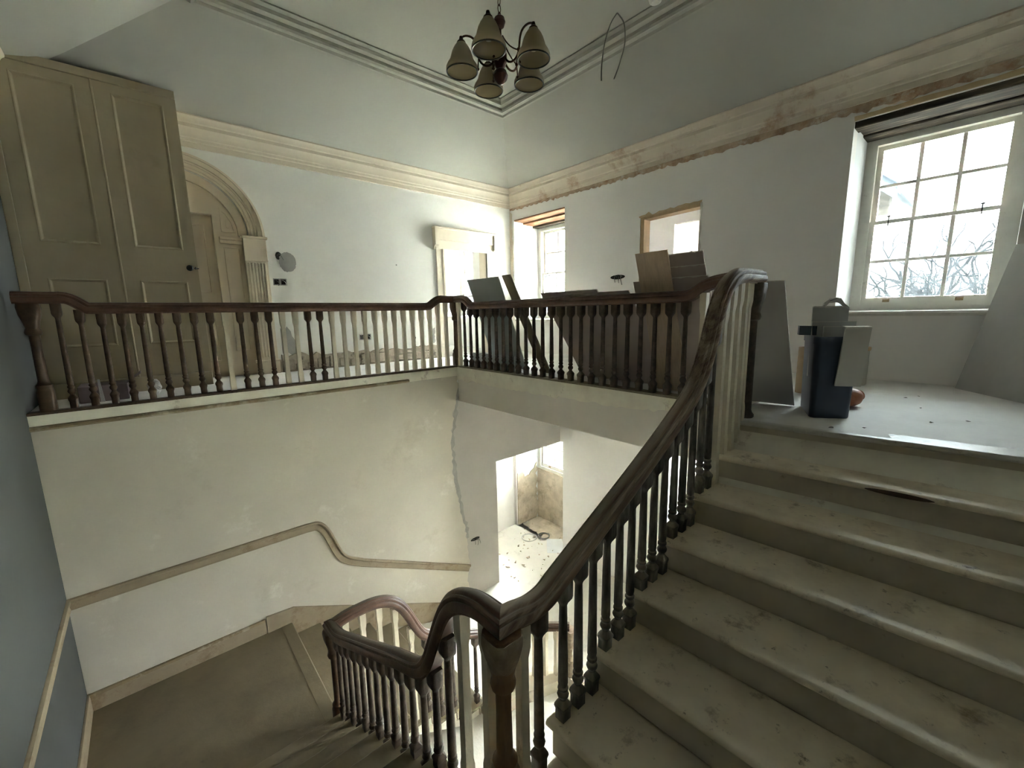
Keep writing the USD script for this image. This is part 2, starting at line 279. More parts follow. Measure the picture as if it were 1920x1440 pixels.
def board(bl, br, tr, tl, th, torn=None, seed=0):
    """A sheet standing on the quad bl, br, tr, tl, th thick behind it; torn: amount by which the top edge is broken."""
    bl, br, tr, tl = (np.array(p, float) for p in (bl, br, tr, tl)); n = np.cross(br - bl, tl - bl); n /= np.linalg.norm(n)
    r = np.random.default_rng(seed); top = [tr + (tl - tr) * t for t in (np.linspace(0, 1, 14) if torn else (0, 1))]
    if torn: top = [p + (tl - bl) / np.linalg.norm(tl - bl) * r.normal(0, torn) for p in top]
    ring = [bl, br] + top; k = len(ring); c = sum(ring) / k
    v = np.array(ring + [p - n * th for p in ring]); f = []
    tri = [(0, i, i + 1) for i in range(1, k - 1)]
    if torn:  # fan from the middle of the foot
        v = np.vstack([v, (bl + br) / 2, (bl + br) / 2 - n * th]); tri = [(2 * k, i, (i + 1)) for i in range(1, k - 1)] + [(2 * k, k - 1, 0)]
        back = [(2 * k + 1, t[2] + k, t[1] + k) for t in tri]
    else: back = [(t[0] + k, t[2] + k, t[1] + k) for t in tri]
    for i in range(k):
        j = (i + 1) % k; f += [(i, i + k, j + k), (i, j + k, j)]
    me = trimesh.Trimesh(v, tri + back + f, process=False); trimesh.repair.fix_normals(me)
    return me
# ---------------------------------------------------------------- the room shell
XL, XB, XO, XF, YA, YR, YG, XG = -.78, 5.6, 6.4, 6.24, 6.4, -.75, 5.1, 3.4
ZH, Z1, Z2, TOP = -3.78, -2.8, -1.26, 3.72   # hall floor, lower quarter landing, upper quarter landing, underside of the light-blocking slab
RISE, GO, XN = .18, .315, 3.07               # upper flight: riser, tread, first nosing
def sag(y): return -.04 * (y - .35)

# right wall: inner leaf with every opening, outer leaf thinned out where the annex stands
W1, W2, W3 = rect(5.0, .60, 6.29, 2.485), rect(-.035, .69, 1.16, 2.56), rect(7.65, .69, 9.1, 2.4)
WL1, ADDED_WL2, ADDED_WL3 = rect(5.03, ZH, 6.34, -1.62).union(rect(5.31, -1.63, 6.34, -.75)), rect(-.035, -2.7, 1.16, -.75), rect(1.75, -2.7, 3.05, -.95)  # last two openings are unseen, added to light the hall
HATCH = poly([(2.68, 0), (3.55, 0), (3.55, 2.06), (2.68, 2.09)])
face = rect(YR - .2, ZH - .3, 10.6, TOP).difference(so.unary_union([W1, W2, W3, WL1, ADDED_WL2, ADDED_WL3]))
wb = struct('wall_right', 'long white window wall with sash windows and a rough doorway')
obj('inner_leaf', prism(face.difference(HATCH), 'x', XB, XB + .17), 'wall_fresh', wb, smooth=False)
obj('outer_leaf', prism(face.difference(rect(2.3, 0, 4.6, 2.9)), 'x', XB + .17, XO), 'reveal', wb, smooth=False)
obj('window_apron', box(XF - .02, XO, 5.03, 6.34, ZH, -2.64), 'damp_wall', wb, label='damp bare masonry below the hall window')
# old unpainted reveal below the hall window
obj('damp_patch', [prism(poly(ragged([(XB + .02, ZH), (XF - .04, ZH), (XF - .04, -2.5), (XB + .3, -2.75), (XB + .02, -2.6)], .03, .06, 3)), 'y', 6.325, 6.345)], 'damp_wall', wb, label='bare cement on the reveal of the hall window')
# narrow cream strip in the corner by the first window, broken along its edge
obj('corner_strip', prism(poly(ragged([(6.40, .9), (6.34, .9)], 0) + ragged([(6.335, .95), (6.33, 1.7), (6.335, 2.6)], .006, .07, 4) + [(6.40, 2.66)]), 'x', XB - .012, XB + .001), 'trim', wb)
# torn edges of plasterboard at the rough doorway
obj('broken_edge', prism(poly(ragged([(2.67, 2.085), (3.56, 2.055)], .004, .05, 1) + ragged([(3.575, 2.075), (3.2, 2.10), (2.66, 2.125)], .012, .05, 2)), 'x', XB - .006, XB + .001), 'tan_edge', wb)
obj('broken_edge', prism(poly([(2.68, 1.0)] + [(2.68, 2.1)] + ragged([(2.66, 2.10), (2.655, 1.6), (2.662, 1.0)], .009, .05, 5)), 'x', XB - .006, XB + .001), 'board_core', wb)
obj('stud', [box(XB + .005, XB + .165, 3.49, 3.55, .0, 2.06, .004)], 'stud', wb, label='bare timber stud lining the rough doorway')
obj('head_lining', prism(poly([(2.68, 2.05), (3.49, 2.025), (3.49, 2.06), (2.68, 2.088)]), 'x', XB + .005, XB + .165), 'stud', wb)
def outlet_hole(parent, axis, c, w, h, cables, seed):
    """A ragged hole with cables poking out. c: centre on the wall face; axis: 'x' or 'y'."""
    a, z = (c[1], c[2]) if axis == 'x' else (c[0], c[2]); f = c[0] if axis == 'x' else c[1]
    ring = affinity.scale(sg.Point(a, z).buffer(1, 14), w / 2, h / 2); out = poly(ragged(list(ring.exterior.coords), .003, .02, seed))
    obj('socket_hole', prism(out, axis, f - .003, f + .002), 'dark_hole', parent)
    r = np.random.default_rng(seed); ms = []
    for k in range(cables):
        s = r.uniform(-.8, .8); o = np.array([a + s * w * .4, z]); d = [r.uniform(-.05, .05), -r.uniform(.04, .13)]
        P = [(o[0], 0, o[1]), (o[0] + d[0] * .3, .05, o[1] + .02), (o[0] + d[0] * .8, .07, o[1] + d[1] * .4), (o[0] + d[0] * 1.2, .06, o[1] + d[1])]
        P = spline(P, 12); P = np.array([(f - q[1], q[0], q[2]) if axis == 'x' else (q[0], f - q[1], q[2]) for q in P]); ms.append(tube(P, .004, 6))
    if ms: obj('loose_cable', ms, 'cable', parent)
outlet_hole(wb, 'x', (XB, 3.915, 1.256), .26, .065, 4, 11)

# far wall
wf = struct('wall_far', 'far white wall with an arched doorway and a pedimented doorway')
AC, AS = .47, 1.76        # arch centre and spring
archhole = so.unary_union([rect(AC - .70, 0, AC + .70, AS), sg.Point(AC, AS).buffer(.70, 40).intersection(rect(-2, AS, 3, 3))])
fa = rect(XL - .2, -.5, XB + .02, TOP).difference(rect(4.048, 0, 5.012, 1.942)).difference(archhole)
obj('plaster_face', prism(fa, 'y', YA, YA + .2), 'wall', wf, smooth=False)
obj('hall_face', box(XL - .2, XB + .02, YA, YA + .2, ZH - .3, -.5), 'wall_fresh', wf)
obj('rubble_strip', prism(poly([(1.40, 0), (3.84, 0)] + ragged([(3.84, .20), (3.0, .22), (2.0, .20), (1.40, .24)], .02, .07, 8)), 'y', YA - .045, YA + .002), 'rubble', wf, label='bare masonry strip where the skirting has been taken off')
rm = np.random.default_rng(5)
for k in range(16):
    x = 1.47 + k * .152; w, h = rm.uniform(.10, .16), rm.uniform(.09, .17)
    obj('stone', box(x - w / 2, x + w / 2, YA - .062 - rm.uniform(0, .015), YA - .03, .015, .015 + h, .012), 'rubble', wf)
obj('bare_patch', prism(poly(ragged([(1.42, .25), (1.60, .25), (1.62, .38), (1.55, .55), (1.50, .62), (1.45, .5), (1.42, .6)], .012, .05, 6)), 'y', YA - .004, YA + .001), 'grey_patch', wf)
obj('bare_patch', prism(affinity.translate(poly(ragged(list(affinity.scale(sg.Point(0, 0).buffer(1, 10), .105, .13).exterior.coords), .008, .04, 9)), 1.60, 1.475), 'y', YA - .004, YA + .001), 'grey_patch', wf, label='round bare cement patch on the wall')
outlet_hole(wf, 'y', (1.495, YA, 1.55), .075, .10, 1, 12)
def back_box(parent, axis, a, z, f, w, h, n):
    """A row of metal back boxes let into the wall, with wires."""
    for k in range(n):
        a0 = a - w / 2 + k * w / n; fr = rect(a0, z - h / 2, a0 + w / n - .006, z + h / 2); inner = fr.buffer(-.007)
        obj('back_box', [prism(fr.difference(inner), axis, f - .006, f + .002), prism(inner, axis, f - .0025, f + .002)], 'steel', parent)
        obj('box_cavity', prism(inner.buffer(-.006), axis, f - .0035, f + .002), 'dark_hole', parent)
        c = (a0 + w / n / 2, z)
        P = spline([(c[0] - .02, f - .004, c[1] + .02), (c[0], f - .03, c[1] + .01), (c[0] + .02, f - .03, c[1] - .03), (c[0] + .01, f - .02, c[1] - .05)], 10)
        obj('loose_cable', tube(P, .004, 6), 'cable_white' if k % 2 else 'cable', parent)
back_box(wf, 'y', 1.485, 1.21, YA, .17, .09, 2)
back_box(wf, 'y', 2.59, .42, YA, .19, .09, 2)
obj('plaster_scar', prism(poly(ragged([(3.76, .28), (3.83, .28), (3.83, .52), (3.79, .50), (3.77, .38), (3.76, .28)], .01, .03, 13)), 'y', YA - .003, YA + .001), 'grey_patch', wf)
obj('plaster_scar', prism(poly(ragged([(3.40, .30), (3.43, .30), (3.44, .40), (3.41, .42), (3.40, .30)], .006, .03, 14)), 'y', YA - .003, YA + .001), 'dark_hole', wf)
obj('wall_crack', prism(poly([(5.20, 2.50), (5.205, 2.50), (5.205, 2.41), (5.24, 2.405), (5.24, 2.40), (5.20, 2.405)]), 'y', YA - .002, YA + .001), 'grey_patch', wf)
obj('nail_hole', prism(sg.Point(3.18, 1.53).buffer(.012, 8), 'y', YA - .003, YA + .001), 'grey_patch', wf)

wl = struct('wall_left', 'plain blue grey wall at the left of the stairwell')
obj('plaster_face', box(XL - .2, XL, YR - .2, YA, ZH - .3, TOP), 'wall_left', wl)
wn = struct('wall_near', 'plain wall along the near side of the upper flight')
obj('plaster_face', box(XL, XB, YR - .2, YR, ZH - .3, TOP), 'wall', wn)

# stairwell wall under the far gallery: hall doorway, old plaster left standing proud of the new skim
ws = struct('wall_stairwell', 'stairwell wall below the far gallery')
sw = rect(XL, ZH, XB, -.30).difference(rect(4.07, ZH, XB + .1, -1.63))
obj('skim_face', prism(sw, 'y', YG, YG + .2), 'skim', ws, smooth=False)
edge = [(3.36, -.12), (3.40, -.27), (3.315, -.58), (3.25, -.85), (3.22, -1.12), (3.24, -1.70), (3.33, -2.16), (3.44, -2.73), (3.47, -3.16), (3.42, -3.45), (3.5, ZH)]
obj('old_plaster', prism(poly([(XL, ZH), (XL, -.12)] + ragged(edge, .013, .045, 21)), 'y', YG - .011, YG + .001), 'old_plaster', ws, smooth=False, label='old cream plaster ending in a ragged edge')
obj('plaster_feather', prism(poly(ragged([(3.40, -.27), (3.315, -.58), (3.22, -1.12), (3.24, -1.70), (3.44, -2.73)], .008, .05, 22) + ragged([(3.49, -2.73), (3.31, -1.70), (3.28, -1.12), (3.37, -.58), (3.44, -.27)], .014, .05, 23)), 'y', YG - .004, YG + .001), 'grey_patch', ws)
outlet_hole(ws, 'y', (3.60, YG, -2.80), .17, .05, 3, 15)

# floors
fl = struct('floor', 'dusty floors of the landing, the galleries and the hall')
def slab(x0, x1, y0, y1, z0, z1, name, m): return obj(name, box(x0, x1, y0, y1, z0, z1), m, fl)
obj('gallery_slab', prism(rect(XL, YG, XB, YA + .2).union(rect(XG, 1.2, XB, YG)), 'z', -.50, 0), 'landing', fl, smooth=False)
gx, gy = np.linspace(XN + .05, XB, 24), np.linspace(YR, 1.2, 12)
def landing_z(x, y): return sag(y) * np.clip((4.2 - x) / 1.1, 0, 1) ** 1.5
Gt = np.array([[(x, y, landing_z(x, y)) for y in gy] for x in gx])
lt = quadgrid(Gt); lt.invert() if lt.face_normals[0][2] < 0 else None
obj('landing_boards', lt, 'landing', fl, smooth=True)
obj('landing_slab', box(XN + .05, XB, YR, 1.2, -.50, -.06), 'landing', fl)
obj('hall_slab', box(XL, XO + .1, YR, YA + .2, ZH - .25, ZH), 'hall_floor', fl)
rd = np.random.default_rng(17)
obj('rubble_dust', [prism(poly(ragged([(XB + .05, 5.06), (XB + .12, 6.3), (XF - .03, 6.3), (XF - .03, 5.06), (XB + .05, 5.06)], .03, .06, 18)), 'z', ZH, ZH + .012)], 'damp_wall', fl)
obj('grit', [hull(np.array([x, y, z]) + rd.normal(0, s, (8, 3)) * [1, 1, .6] + [0, 0, s * .8]) for x, y, z, s in
             [(rd.uniform(4.3, 6.1), rd.uniform(4.6, 6.2), ZH, rd.uniform(.006, .022)) for _ in range(70)]], 'damp_wall', fl, smooth=False, kind='stuff')

# soffit and edge of the window-side gallery: skimmed grey beam under a cream band with a broken lower edge
t1 = struct('trim_1', 'edge beam of the window side gallery')
obj('beam_face', box(XG - .004, XG + .05, 1.2, YG, -.517, -.05), 'new_plaster', t1)
obj('cream_band', prism(poly([(5.09, 0), (1.2, 0)] + ragged([(1.2, -.11), (1.8, -.13), (2.2, -.165), (3.2, -.19), (4.2, -.20), (5.09, -.20)], .011, .05, 31)), 'x', XG - .022, XG), 'trim_dirty', t1, smooth=False)
obj('edge_board', box(XG - .03, XG + .09, 1.2, 5.06, -.012, .012, .004), 'plank', t1)
t2 = struct('trim_2', 'cream edge of the far gallery')
obj('cream_band', box(XL, XG - .02, YG - .018, YG, -.14, 0), 'trim_dirty', t2)
obj('edge_board', box(XL, XG + .06, YG - .035, YG + .06, -.012, .012, .004), 'baluster_brown', t2)
obj('moulding', sweep([(0, -.02), (.02, -.012), (.028, 0), (.022, .014), (.006, .022), (0, .024)], [(XL, YG - .017, -.125), (2.6, YG - .017, -.125)], up=(0, 0, 1)), 'brown_line', t2)

# ceiling: cornice, sloping cove, flat coffer with a moulding
INS = dict(l=1.5, r=1.51, n=1.55, f=1.61)
def ring(p, z, q=0.0):
    """Corners of the rectangle p in from the walls, or the share q of the way to the coffer."""
    l, r, n, f = (p + (INS[k] - p) * q for k in 'lrnf')
    return np.array([(XL + l, YR + n, z), (XB - r, YR + n, z), (XB - r, YA - f, z), (XL + l, YA - f, z)])
COR = [(0, 2.70), (.03, 2.70), (.03, 2.755), (.045, 2.765), (.05, 2.79), (.065, 2.80), (.075, 2.83), (.10, 2.87), (.125, 2.89), (.125, 2.925), (.15, 2.935), (.165, 2.965), (.19, 2.99), (.19, 3.02), (0, 3.02)]
def mitred(rings, i):
    a = np.array([[r[i], r[(i + 1) % 4]] for r in rings]); me = quadgrid(a); trimesh.repair.fix_normals(me); return me
for i, (nm, mm) in enumerate((('near', 'trim'), ('right', 'trim_bare'), ('far', 'trim'), ('left', 'trim'))):
    t = struct('trim_%d' % (3 + i), f'moulded cornice along the {nm} wall')
    R = np.array([[ring(p, z)[i], ring(p, z)[(i + 1) % 4]] for p, z in COR])
    if nm == 'far': R[:, 1, 0] = .50
    me = quadgrid(R)
    inside = np.array([2.4, 2.8, 2.85]) - me.triangles_center.mean(0)
    if np.dot(me.face_normals[np.argmax(me.area_faces)], inside) < 0: me.invert()
    obj('cornice', me, mm, t, smooth=35)
    if nm == 'right':
        obj('stripped_band', prism(poly([(YR, 2.71), (6.39, 2.71)] + ragged([(6.39, 2.665), (4, 2.645), (2, 2.635), (YR, 2.62)], .010, .04, 33)), 'x', XB - .016, XB + .001), 'raw_band', t)
ce = struct('ceiling', 'sloping coved ceiling rising to a flat coffer')
cs = [(0, 0), (.12, .075), (.3, .25), (.5, .47), (.7, .69), (.88, .89), (1, 1)]
rings = [ring(.17, 3.0 + .50 * u, q) for q, u in cs]
for i in range(4):
    me = mitred(rings, i)
    if me.face_normals[0][2] > 0: me.invert()
    obj('cove_slope', me, 'ceiling', ce, smooth=True)
C0 = ring(0, 3.5, 1.0)
obj('flat_panel', box(C0[0][0] - .02, C0[1][0] + .02, C0[0][1] - .02, C0[2][1] + .02, 3.502, 3.56), 'ceiling', ce)
obj('light_block_slab', box(XL - .3, XO, YR - .3, 10.7, TOP - .001, TOP + .2), 'ceiling', ce)  # unseen slab added above the ceiling to keep sky light out
obj('hall_soffit', prism(rect(XL, YG + .2, XB, YA).union(rect(XG + .05, YR, XB, YA)), 'z', -.53, -.501), 'wall_fresh', ce, smooth=False)
obj('ceiling_stain', prism(sg.Point(2.59, 4.635).buffer(.02, 10), 'z', 3.488, 3.503), 'grey_patch', ce)
t7 = struct('trim_7', 'plain moulding framing the flat of the ceiling')
CM = [(-.085, 3.48), (-.085, 3.425), (-.06, 3.40), (-.035, 3.405), (-.02, 3.425), (.03, 3.428), (.04, 3.412), (.07, 3.405), (.085, 3.42), (.09, 3.445), (.15, 3.45), (.165, 3.475), (.20, 3.49), (.20, 3.505)]
for i in range(4):
    R = []
    for p, z in CM:
        q = C0.copy(); q[:, 2] = z; q[[0, 3], 0] += p; q[[1, 2], 0] -= p; q[[0, 1], 1] += p; q[[2, 3], 1] -= p; R.append([q[i], q[(i + 1) % 4]])
    me = quadgrid(np.array(R)); me.invert() if me.face_normals[np.argmax(me.area_faces)][2] > 0 else None
    obj('moulding', me, 'moulding_white', t7, smooth=30)

# dado rail, skirting and their falls along the lower flight
t8 = struct('trim_8', 'worn dado moulding that sweeps down beside the lower flight')
DP = [(0, -.055), (.012, -.055), (.018, -.045), (.012, -.034), (.012, .012), (.022, .02), (.028, .032), (.022, .046), (.008, .052), (0, .052)]
DPl = [(-a, b) for a, b in DP][::-1]
dp = np.vstack([[(XL, YG - .012, -1.71), (.8, YG - .012, -1.71), (1.18, YG - .012, -1.71)], smoothpath([(1.24, YG - .012, -1.715), (1.34, YG - .012, -1.76), (1.44, YG - .012, -1.97), (1.54, YG - .012, -2.22), (1.66, YG - .012, -2.335), (1.8, YG - .012, -2.42)], 26), [(3.46, YG - .012, -3.235)]])
obj('dado_far', sweep(DP, dp), 'dado', t8, smooth=35)
obj('dado_left', sweep(DPl, [(XL, YG - .012, -1.71), (XL, 2.95, -1.71), (XL, .9, -.40), (XL, -.7, -.40)]), 'dado', t8, smooth=35)
t9 = struct('trim_9', 'skirting and wall string round the lower quarter landing')
obj('skirting', box(XL, .655, YG - .03, YG - .011, Z1, -2.635, .004), 'dado', t9)
obj('skirting', box(XL, XL + .02, 3.4, YG, Z1, -2.62, .004), 'dado', t9)
obj('cap', box(XL, .655, YG - .042, YG - .011, -2.655, -2.62, .006), 'brown_line', t9)
obj('wall_string', prism(poly([(.665, -2.95), (.665, -2.60), (.95, -2.62), (1.12, -2.70), (3.1, -3.66), (3.1, ZH), (2.7, ZH)]), 'y', YG - .034, YG - .011), 'dado', t9)
obj('near_string', prism(poly([(.80, Z2), (.80, Z2 + .2), (3.0, .17), (XB, .17), (XB, 0), (3.05, 0)]), 'y', YR, YR + .02), 'trim', t9)

# ---------------------------------------------------------------- windows
def sash_window(n, label, y0, y1, z0, z1, glass='glass', x=XF, misty=False, zs=None):
    """Box sash, two sashes of six panes, in the opening y0..y1, z0..z1 with its inner face at x."""
    w = struct('window_%d' % n, label); fw = .095
    fr = rect(y0, z0, y1, z1).difference(rect(y0 + fw, z0 + .06, y1 - fw, z1 - .07))
    obj('frame', prism(fr, 'x', x, x + .14), 'sash', w, smooth=False)
    b = .014; inn = rect(y0 + fw - .02, z0 + .04, y1 - fw + .02, z1 - .05)
    obj('staff_bead', prism(inn.difference(inn.buffer(-.024, join_style=2)), 'x', x - b, x + .002), 'sash', w, smooth=False)
    gy0, gy1, gz0, gz1 = y0 + fw, y1 - fw, z0 + .06, z1 - .07; mid = (gz0 + gz1) / 2 if zs is None else zs
    for k, (a, c, xs, g) in enumerate(((gz0, mid + .02, x + .025, 'glass_misty' if misty else glass), (mid - .02, gz1, x + .075, glass))):
        s = UsdGeom.Xform.Define(stage, str(w.GetPath()) + '/' + uname(str(w.GetPath()), 'sash')).GetPrim()
        st, bot, top = .045, (.075 if k == 0 else .036), (.036 if k == 0 else .045)
        outer = rect(gy0, a, gy1, c); lay = rect(gy0 + st, a + bot, gy1 - st, c - top)
        obj('sash_frame', prism(outer.difference(lay), 'x', xs, xs + .04), 'sash', s, smooth=False)
        L0, B0, L1, B1 = lay.bounds; pw, ph = (L1 - L0) / 3, (B1 - B0) / 2
        for j in (1, 2): obj('glazing_bar', box(xs + .006, xs + .036, L0 + pw * j - .015, L0 + pw * j + .015, B0 - .002, B1 + .002, .003), 'sash', s)
        obj('glazing_bar', box(xs + .008, xs + .034, L0 - .002, L1 + .002, B0 + ph - .014, B0 + ph + .014, .003), 'sash', s)
        for j in range(3):
            for i in range(2):
                obj('pane', prism(rect(L0 + pw * j + .007, B0 + ph * i + .007, L0 + pw * (j + 1) - .007, B0 + ph * (i + 1) - .007), 'x', xs + .02, xs + .0215), g, s, smooth=False)
        if k == 0:
            for yy in (gy0 + (gy1 - gy0) * .22, gy0 + (gy1 - gy0) * .78):
                obj('sash_lift', [box(xs - .012, xs + .002, yy - .03, yy + .03, a + .025, a + .035, .002), hull([(xs - .022, yy + q * .018, a + .03 + h) for q in (-1, 1) for h in (0, .02)] + [(xs, yy + q * .03, a + .03 + h) for q in (-1, 1) for h in (0, .03)])], 'brass', s)
            for yy in (gy0 + .16, gy1 - .16):
                obj('sash_bolt', [tube([(xs - .006, yy, c - .06), (xs - .006, yy, c + .035)], .005, 6), box(xs - .012, xs, yy - .014, yy + .014, c + .03, c + .042, .002)], 'black', s)
    return w
w1 = sash_window(1, 'sash window in the deep reveal at the far corner', 5.0, 6.29, .62, 2.40)
obj('sill_board', box(XB - .015, XF + .02, 4.99, 6.29, .585, .62, .006), 'sash', w1)
obj('lintel', [box(XB + .005, 6.02, 5.0, 6.29, 2.46, 2.53, .006), box(5.84, XF + .02, 4.99, 6.30, 2.43, 2.50)], 'lintel_red', w1, label='bare reddish timber lintel over the corner window')
obj('dark_gap', box(6.1, XF + .02, 5.0, 6.29, 2.395, 2.44), 'lintel', w1)
w2 = sash_window(2, 'large sash window on the landing, its lower panes misted', -.035, 1.16, .70, 2.52, misty=True, zs=1.645, glass='glass_dimmed')
obj('sill_board', prism(poly([(XB - .03, .672), (XF + .02, .70), (XF + .02, .66), (XB - .03, .645)]), 'y', -.05, 1.175), 'nosing', w2, label='broken white sill edge')
obj('lintel', [box(XB + .03, 5.80, -.05, 1.17, 2.50, 2.62, .008), box(5.80, 6.02, -.05, 1.17, 2.53, 2.62, .008), box(6.02, XF + .03, -.05, 1.17, 2.51, 2.62, .008)], 'lintel', w2, label='dark exposed timber lintels over the landing window')
obj('board_edge', prism(poly([(-.05, 2.565), (1.16, 2.56)] + ragged([(1.165, 2.60), (.5, 2.605), (-.05, 2.61)], .004, .06, 41)), 'x', XB - .008, XB + .03), 'tan_edge', w2)
w3 = sash_window(3, 'sash window of the room behind the pedimented doorway', 7.65, 9.1, .70, 2.39)
w4 = sash_window(4, 'sash window lighting the hall below', 5.03, 6.34, -2.64, -.74, glass='glass_hall')
w5 = sash_window(5, 'added unseen sash window to light the hall under the landing', -.035, 1.16, -2.68, -.74, glass='glass_hall')  # out of view, added so daylight reaches the hall floor
w6 = sash_window(6, 'added unseen sash window to light the hall below the annex', 1.75, 3.05, -2.68, -.94, glass='glass_hall')  # second unseen window, put in to brighten the hall


# ---------------------------------------------------------------- doorways and the rooms behind
def molded_panel(parent, a0, z0, a1, z1, y, m, depth=.012, w=.022, name='panel_moulding'):
    """A recessed panel on a face at y that looks toward -y: a sunk field inside a raised moulding frame."""
    fr = rect(a0, z0, a1, z1); inn = fr.buffer(-w, join_style=2)
    b0, b1 = fr.bounds, inn.bounds; R = []
    for (q, d) in ((0, 0), (.25, -.006), (.5, -.004), (.8, depth * .7), (1, depth)):
        c = [b0[i] + (b1[i] - b0[i]) * q for i in range(4)]
        R.append([(c[0], y + d, c[1]), (c[2], y + d, c[1]), (c[2], y + d, c[3]), (c[0], y + d, c[3])])
    me = quadgrid(np.array(R), True)
    if me.face_normals[0][1] > 0 and me.face_normals[1][1] > 0: me.invert()
    obj(name, me, m, parent, smooth=False)
    obj('panel', prism(inn, 'y', y + depth - .001, y + depth + .008), m, parent)

d1 = struct('door_1', 'arched doorway with fluted pilasters and a panelled door')
def halfring(r0, r1): return sg.Point(AC, AS).buffer(r1, 48).difference(sg.Point(AC, AS).buffer(r0, 48)).intersection(rect(-3, AS, 3, 4))
obj('archivolt', [prism(halfring(.80, .885), 'y', YA - .035, YA + .02), prism(halfring(.855, .875), 'y', YA - .052, YA)], 'door_paint', d1, smooth=35)
obj('archivolt', [prism(halfring(.705, .805), 'y', YA - .018, YA + .02), prism(halfring(.735, .75), 'y', YA - .03, YA), prism(halfring(.775, .79), 'y', YA - .03, YA)], 'door_paint', d1, smooth=35)
obj('arch_soffit', prism(halfring(.60, .70), 'y', YA + .02, YA + .17), 'door_paint', d1, smooth=35)
tym = so.unary_union([rect(AC - .70, 0, AC + .70, AS), sg.Point(AC, AS).buffer(.70, 40).intersection(rect(-2, AS, 3, 3))])
DX0, DX1, DT = AC - .345, AC + .345, 1.99
obj('back_panel', prism(tym.difference(rect(DX0, 0, DX1, DT)), 'y', YA + .06, YA + .12), 'door_paint', d1, smooth=False)
obj('door_leaf', prism(rect(DX0 - .02, 0, DX1 + .02, DT + .02), 'y', YA + .13, YA + .17), 'door_paint', d1)
for a0, a1 in ((DX0 + .08, AC - .04), (AC + .04, DX1 - .08)):
    molded_panel(d1, a0, 1.06, a1, DT - .12, YA + .128, 'door_paint'); molded_panel(d1, a0, .2, a1, .88, YA + .128, 'door_paint')
obj('door_frame', prism(rect(DX0 - .05, 0, DX1 + .05, DT + .05).difference(rect(DX0, -.1, DX1, DT)), 'y', YA + .035, YA + .065), 'door_paint', d1, smooth=False)
for s in (-1, 1):
    def X(v): return AC + s * v
    lo, hi = sorted((X(.43), X(.60)))
    molded_panel(d1, lo, .32, hi, 1.62, YA + .058, 'door_paint')
    sp = poly([(X(.43), 1.80), (X(.58), 1.80), (X(.56), 1.92), (X(.50), 2.03), (X(.43), 2.08)])
    obj('spandrel_panel', [prism(sp.difference(sp.buffer(-.02)), 'y', YA + .045, YA + .062), prism(sp.buffer(-.055).difference(sp.buffer(-.07)), 'y', YA + .05, YA + .062)], 'door_paint', d1, smooth=False)
    p0, p1 = sorted((X(.635), X(.885)))
    pil = box(p0, p1, YA - .03, YA + .02, .02, 1.46)
    fl_w = (p1 - p0) / 7
    reeds = [box(p0 + fl_w * (k + .5) + .006, p0 + fl_w * (k + 1.5) - .006, YA - .042, YA - .028, .22, 1.44, .005) for k in range(6)]
    obj('pilaster', pil, 'door_paint', d1); [obj('flute', q, 'door_paint', d1) for q in reeds]
    obj('pilaster_base', [box(p0 - .012, p1 + .012, YA - .055, YA, 0, .16, .006), box(p0 - .02, p1 + .02, YA - .06, YA, .16, .19, .008)], 'door_paint', d1)
    obj('capital', [box(p0 - .004, p1 + .004, YA - .04, YA + .02, 1.46, 1.74, .004), box(p0 - .02, p1 + .02, YA - .07, YA + .02, 1.735, 1.765, .006), box(p0 - .004, p1 + .004, YA - .045, YA, 1.46, 1.475)], 'door_paint', d1)
    i0, i1 = sorted((X(.39), X(.635)))
    obj('impost', [box(i0, i1, YA - .02, YA + .06, 1.70, 1.735, .005), box(i0, i1, YA + .0, YA + .06, 1.66, 1.70, .005)], 'door_paint', d1)
obj('light_seal_back', box(AC - .8, AC + .8, YA + .2, YA + .26, -.02, 2.9), 'door_paint', d1)  # backing added behind the arch to stop daylight leaking round the door
t10 = struct('trim_10', 'remains of skirting beside the arched doorway')
obj('skirting', box(1.36, 1.42, YA - .02, YA, 0, .17), 'door_paint', t10)

d2 = struct('door_2', 'cream doorway with a plain entablature near the corner')
A0, A1, AT = 4.07, 4.99, 1.92
arch = poly([(A0 - .155, 0), (A0 - .155, AT + .10), (A1 + .155, AT + .10), (A1 + .155, 0), (A1, 0), (A1, AT), (A0, AT), (A0, 0)])
obj('architrave', [prism(arch, 'y', YA - .025, YA + .01), prism(poly([(A0 - .04, 0), (A0 - .04, AT + .04), (A1 + .04, AT + .04), (A1 + .04, 0), (A1, 0), (A1, AT), (A0, AT), (A0, 0)]), 'y', YA - .035, YA + .01)], 'trim', d2, smooth=False)
obj('entablature', [box(A0 - .19, A1 + .19, YA - .07, YA + .01, AT + .06, 2.17, .006), box(A0 - .17, A1 + .17, YA - .05, YA, AT - .08, AT + .08)], 'trim', d2)
obj('cornice_cap', [box(A0 - .215, A1 + .215, YA - .10, YA + .01, 2.155, 2.195, .01)], 'trim', d2)
for q0, q1 in ((A0 - .205, A0 - .135), (A1 + .135, A1 + .205)):
    obj('bracket', prism(poly([(YA - .095, 2.16), (YA, 2.16), (YA, 1.82), (YA - .03, 1.835), (YA - .045, 1.87), (YA - .095, 1.90)]), 'x', q0, q1), 'trim', d2)
obj('lining', prism(poly([(A0 - .02, 0), (A0 - .02, AT + .02), (A1 + .02, AT + .02), (A1 + .02, 0), (A1, 0), (A1, AT), (A0, AT), (A0, 0)]), 'y', YA, YA + .21), 'trim', d2, smooth=False)
obj('plinth_block', [box(A0 - .16, A0 + .005, YA - .045, YA, 0, .2, .004), box(A1 - .005, A1 + .16, YA - .045, YA, 0, .2, .004)], 'trim', d2)
rm2 = struct('wall_side_room', 'white walls of the room behind the pedimented doorway')
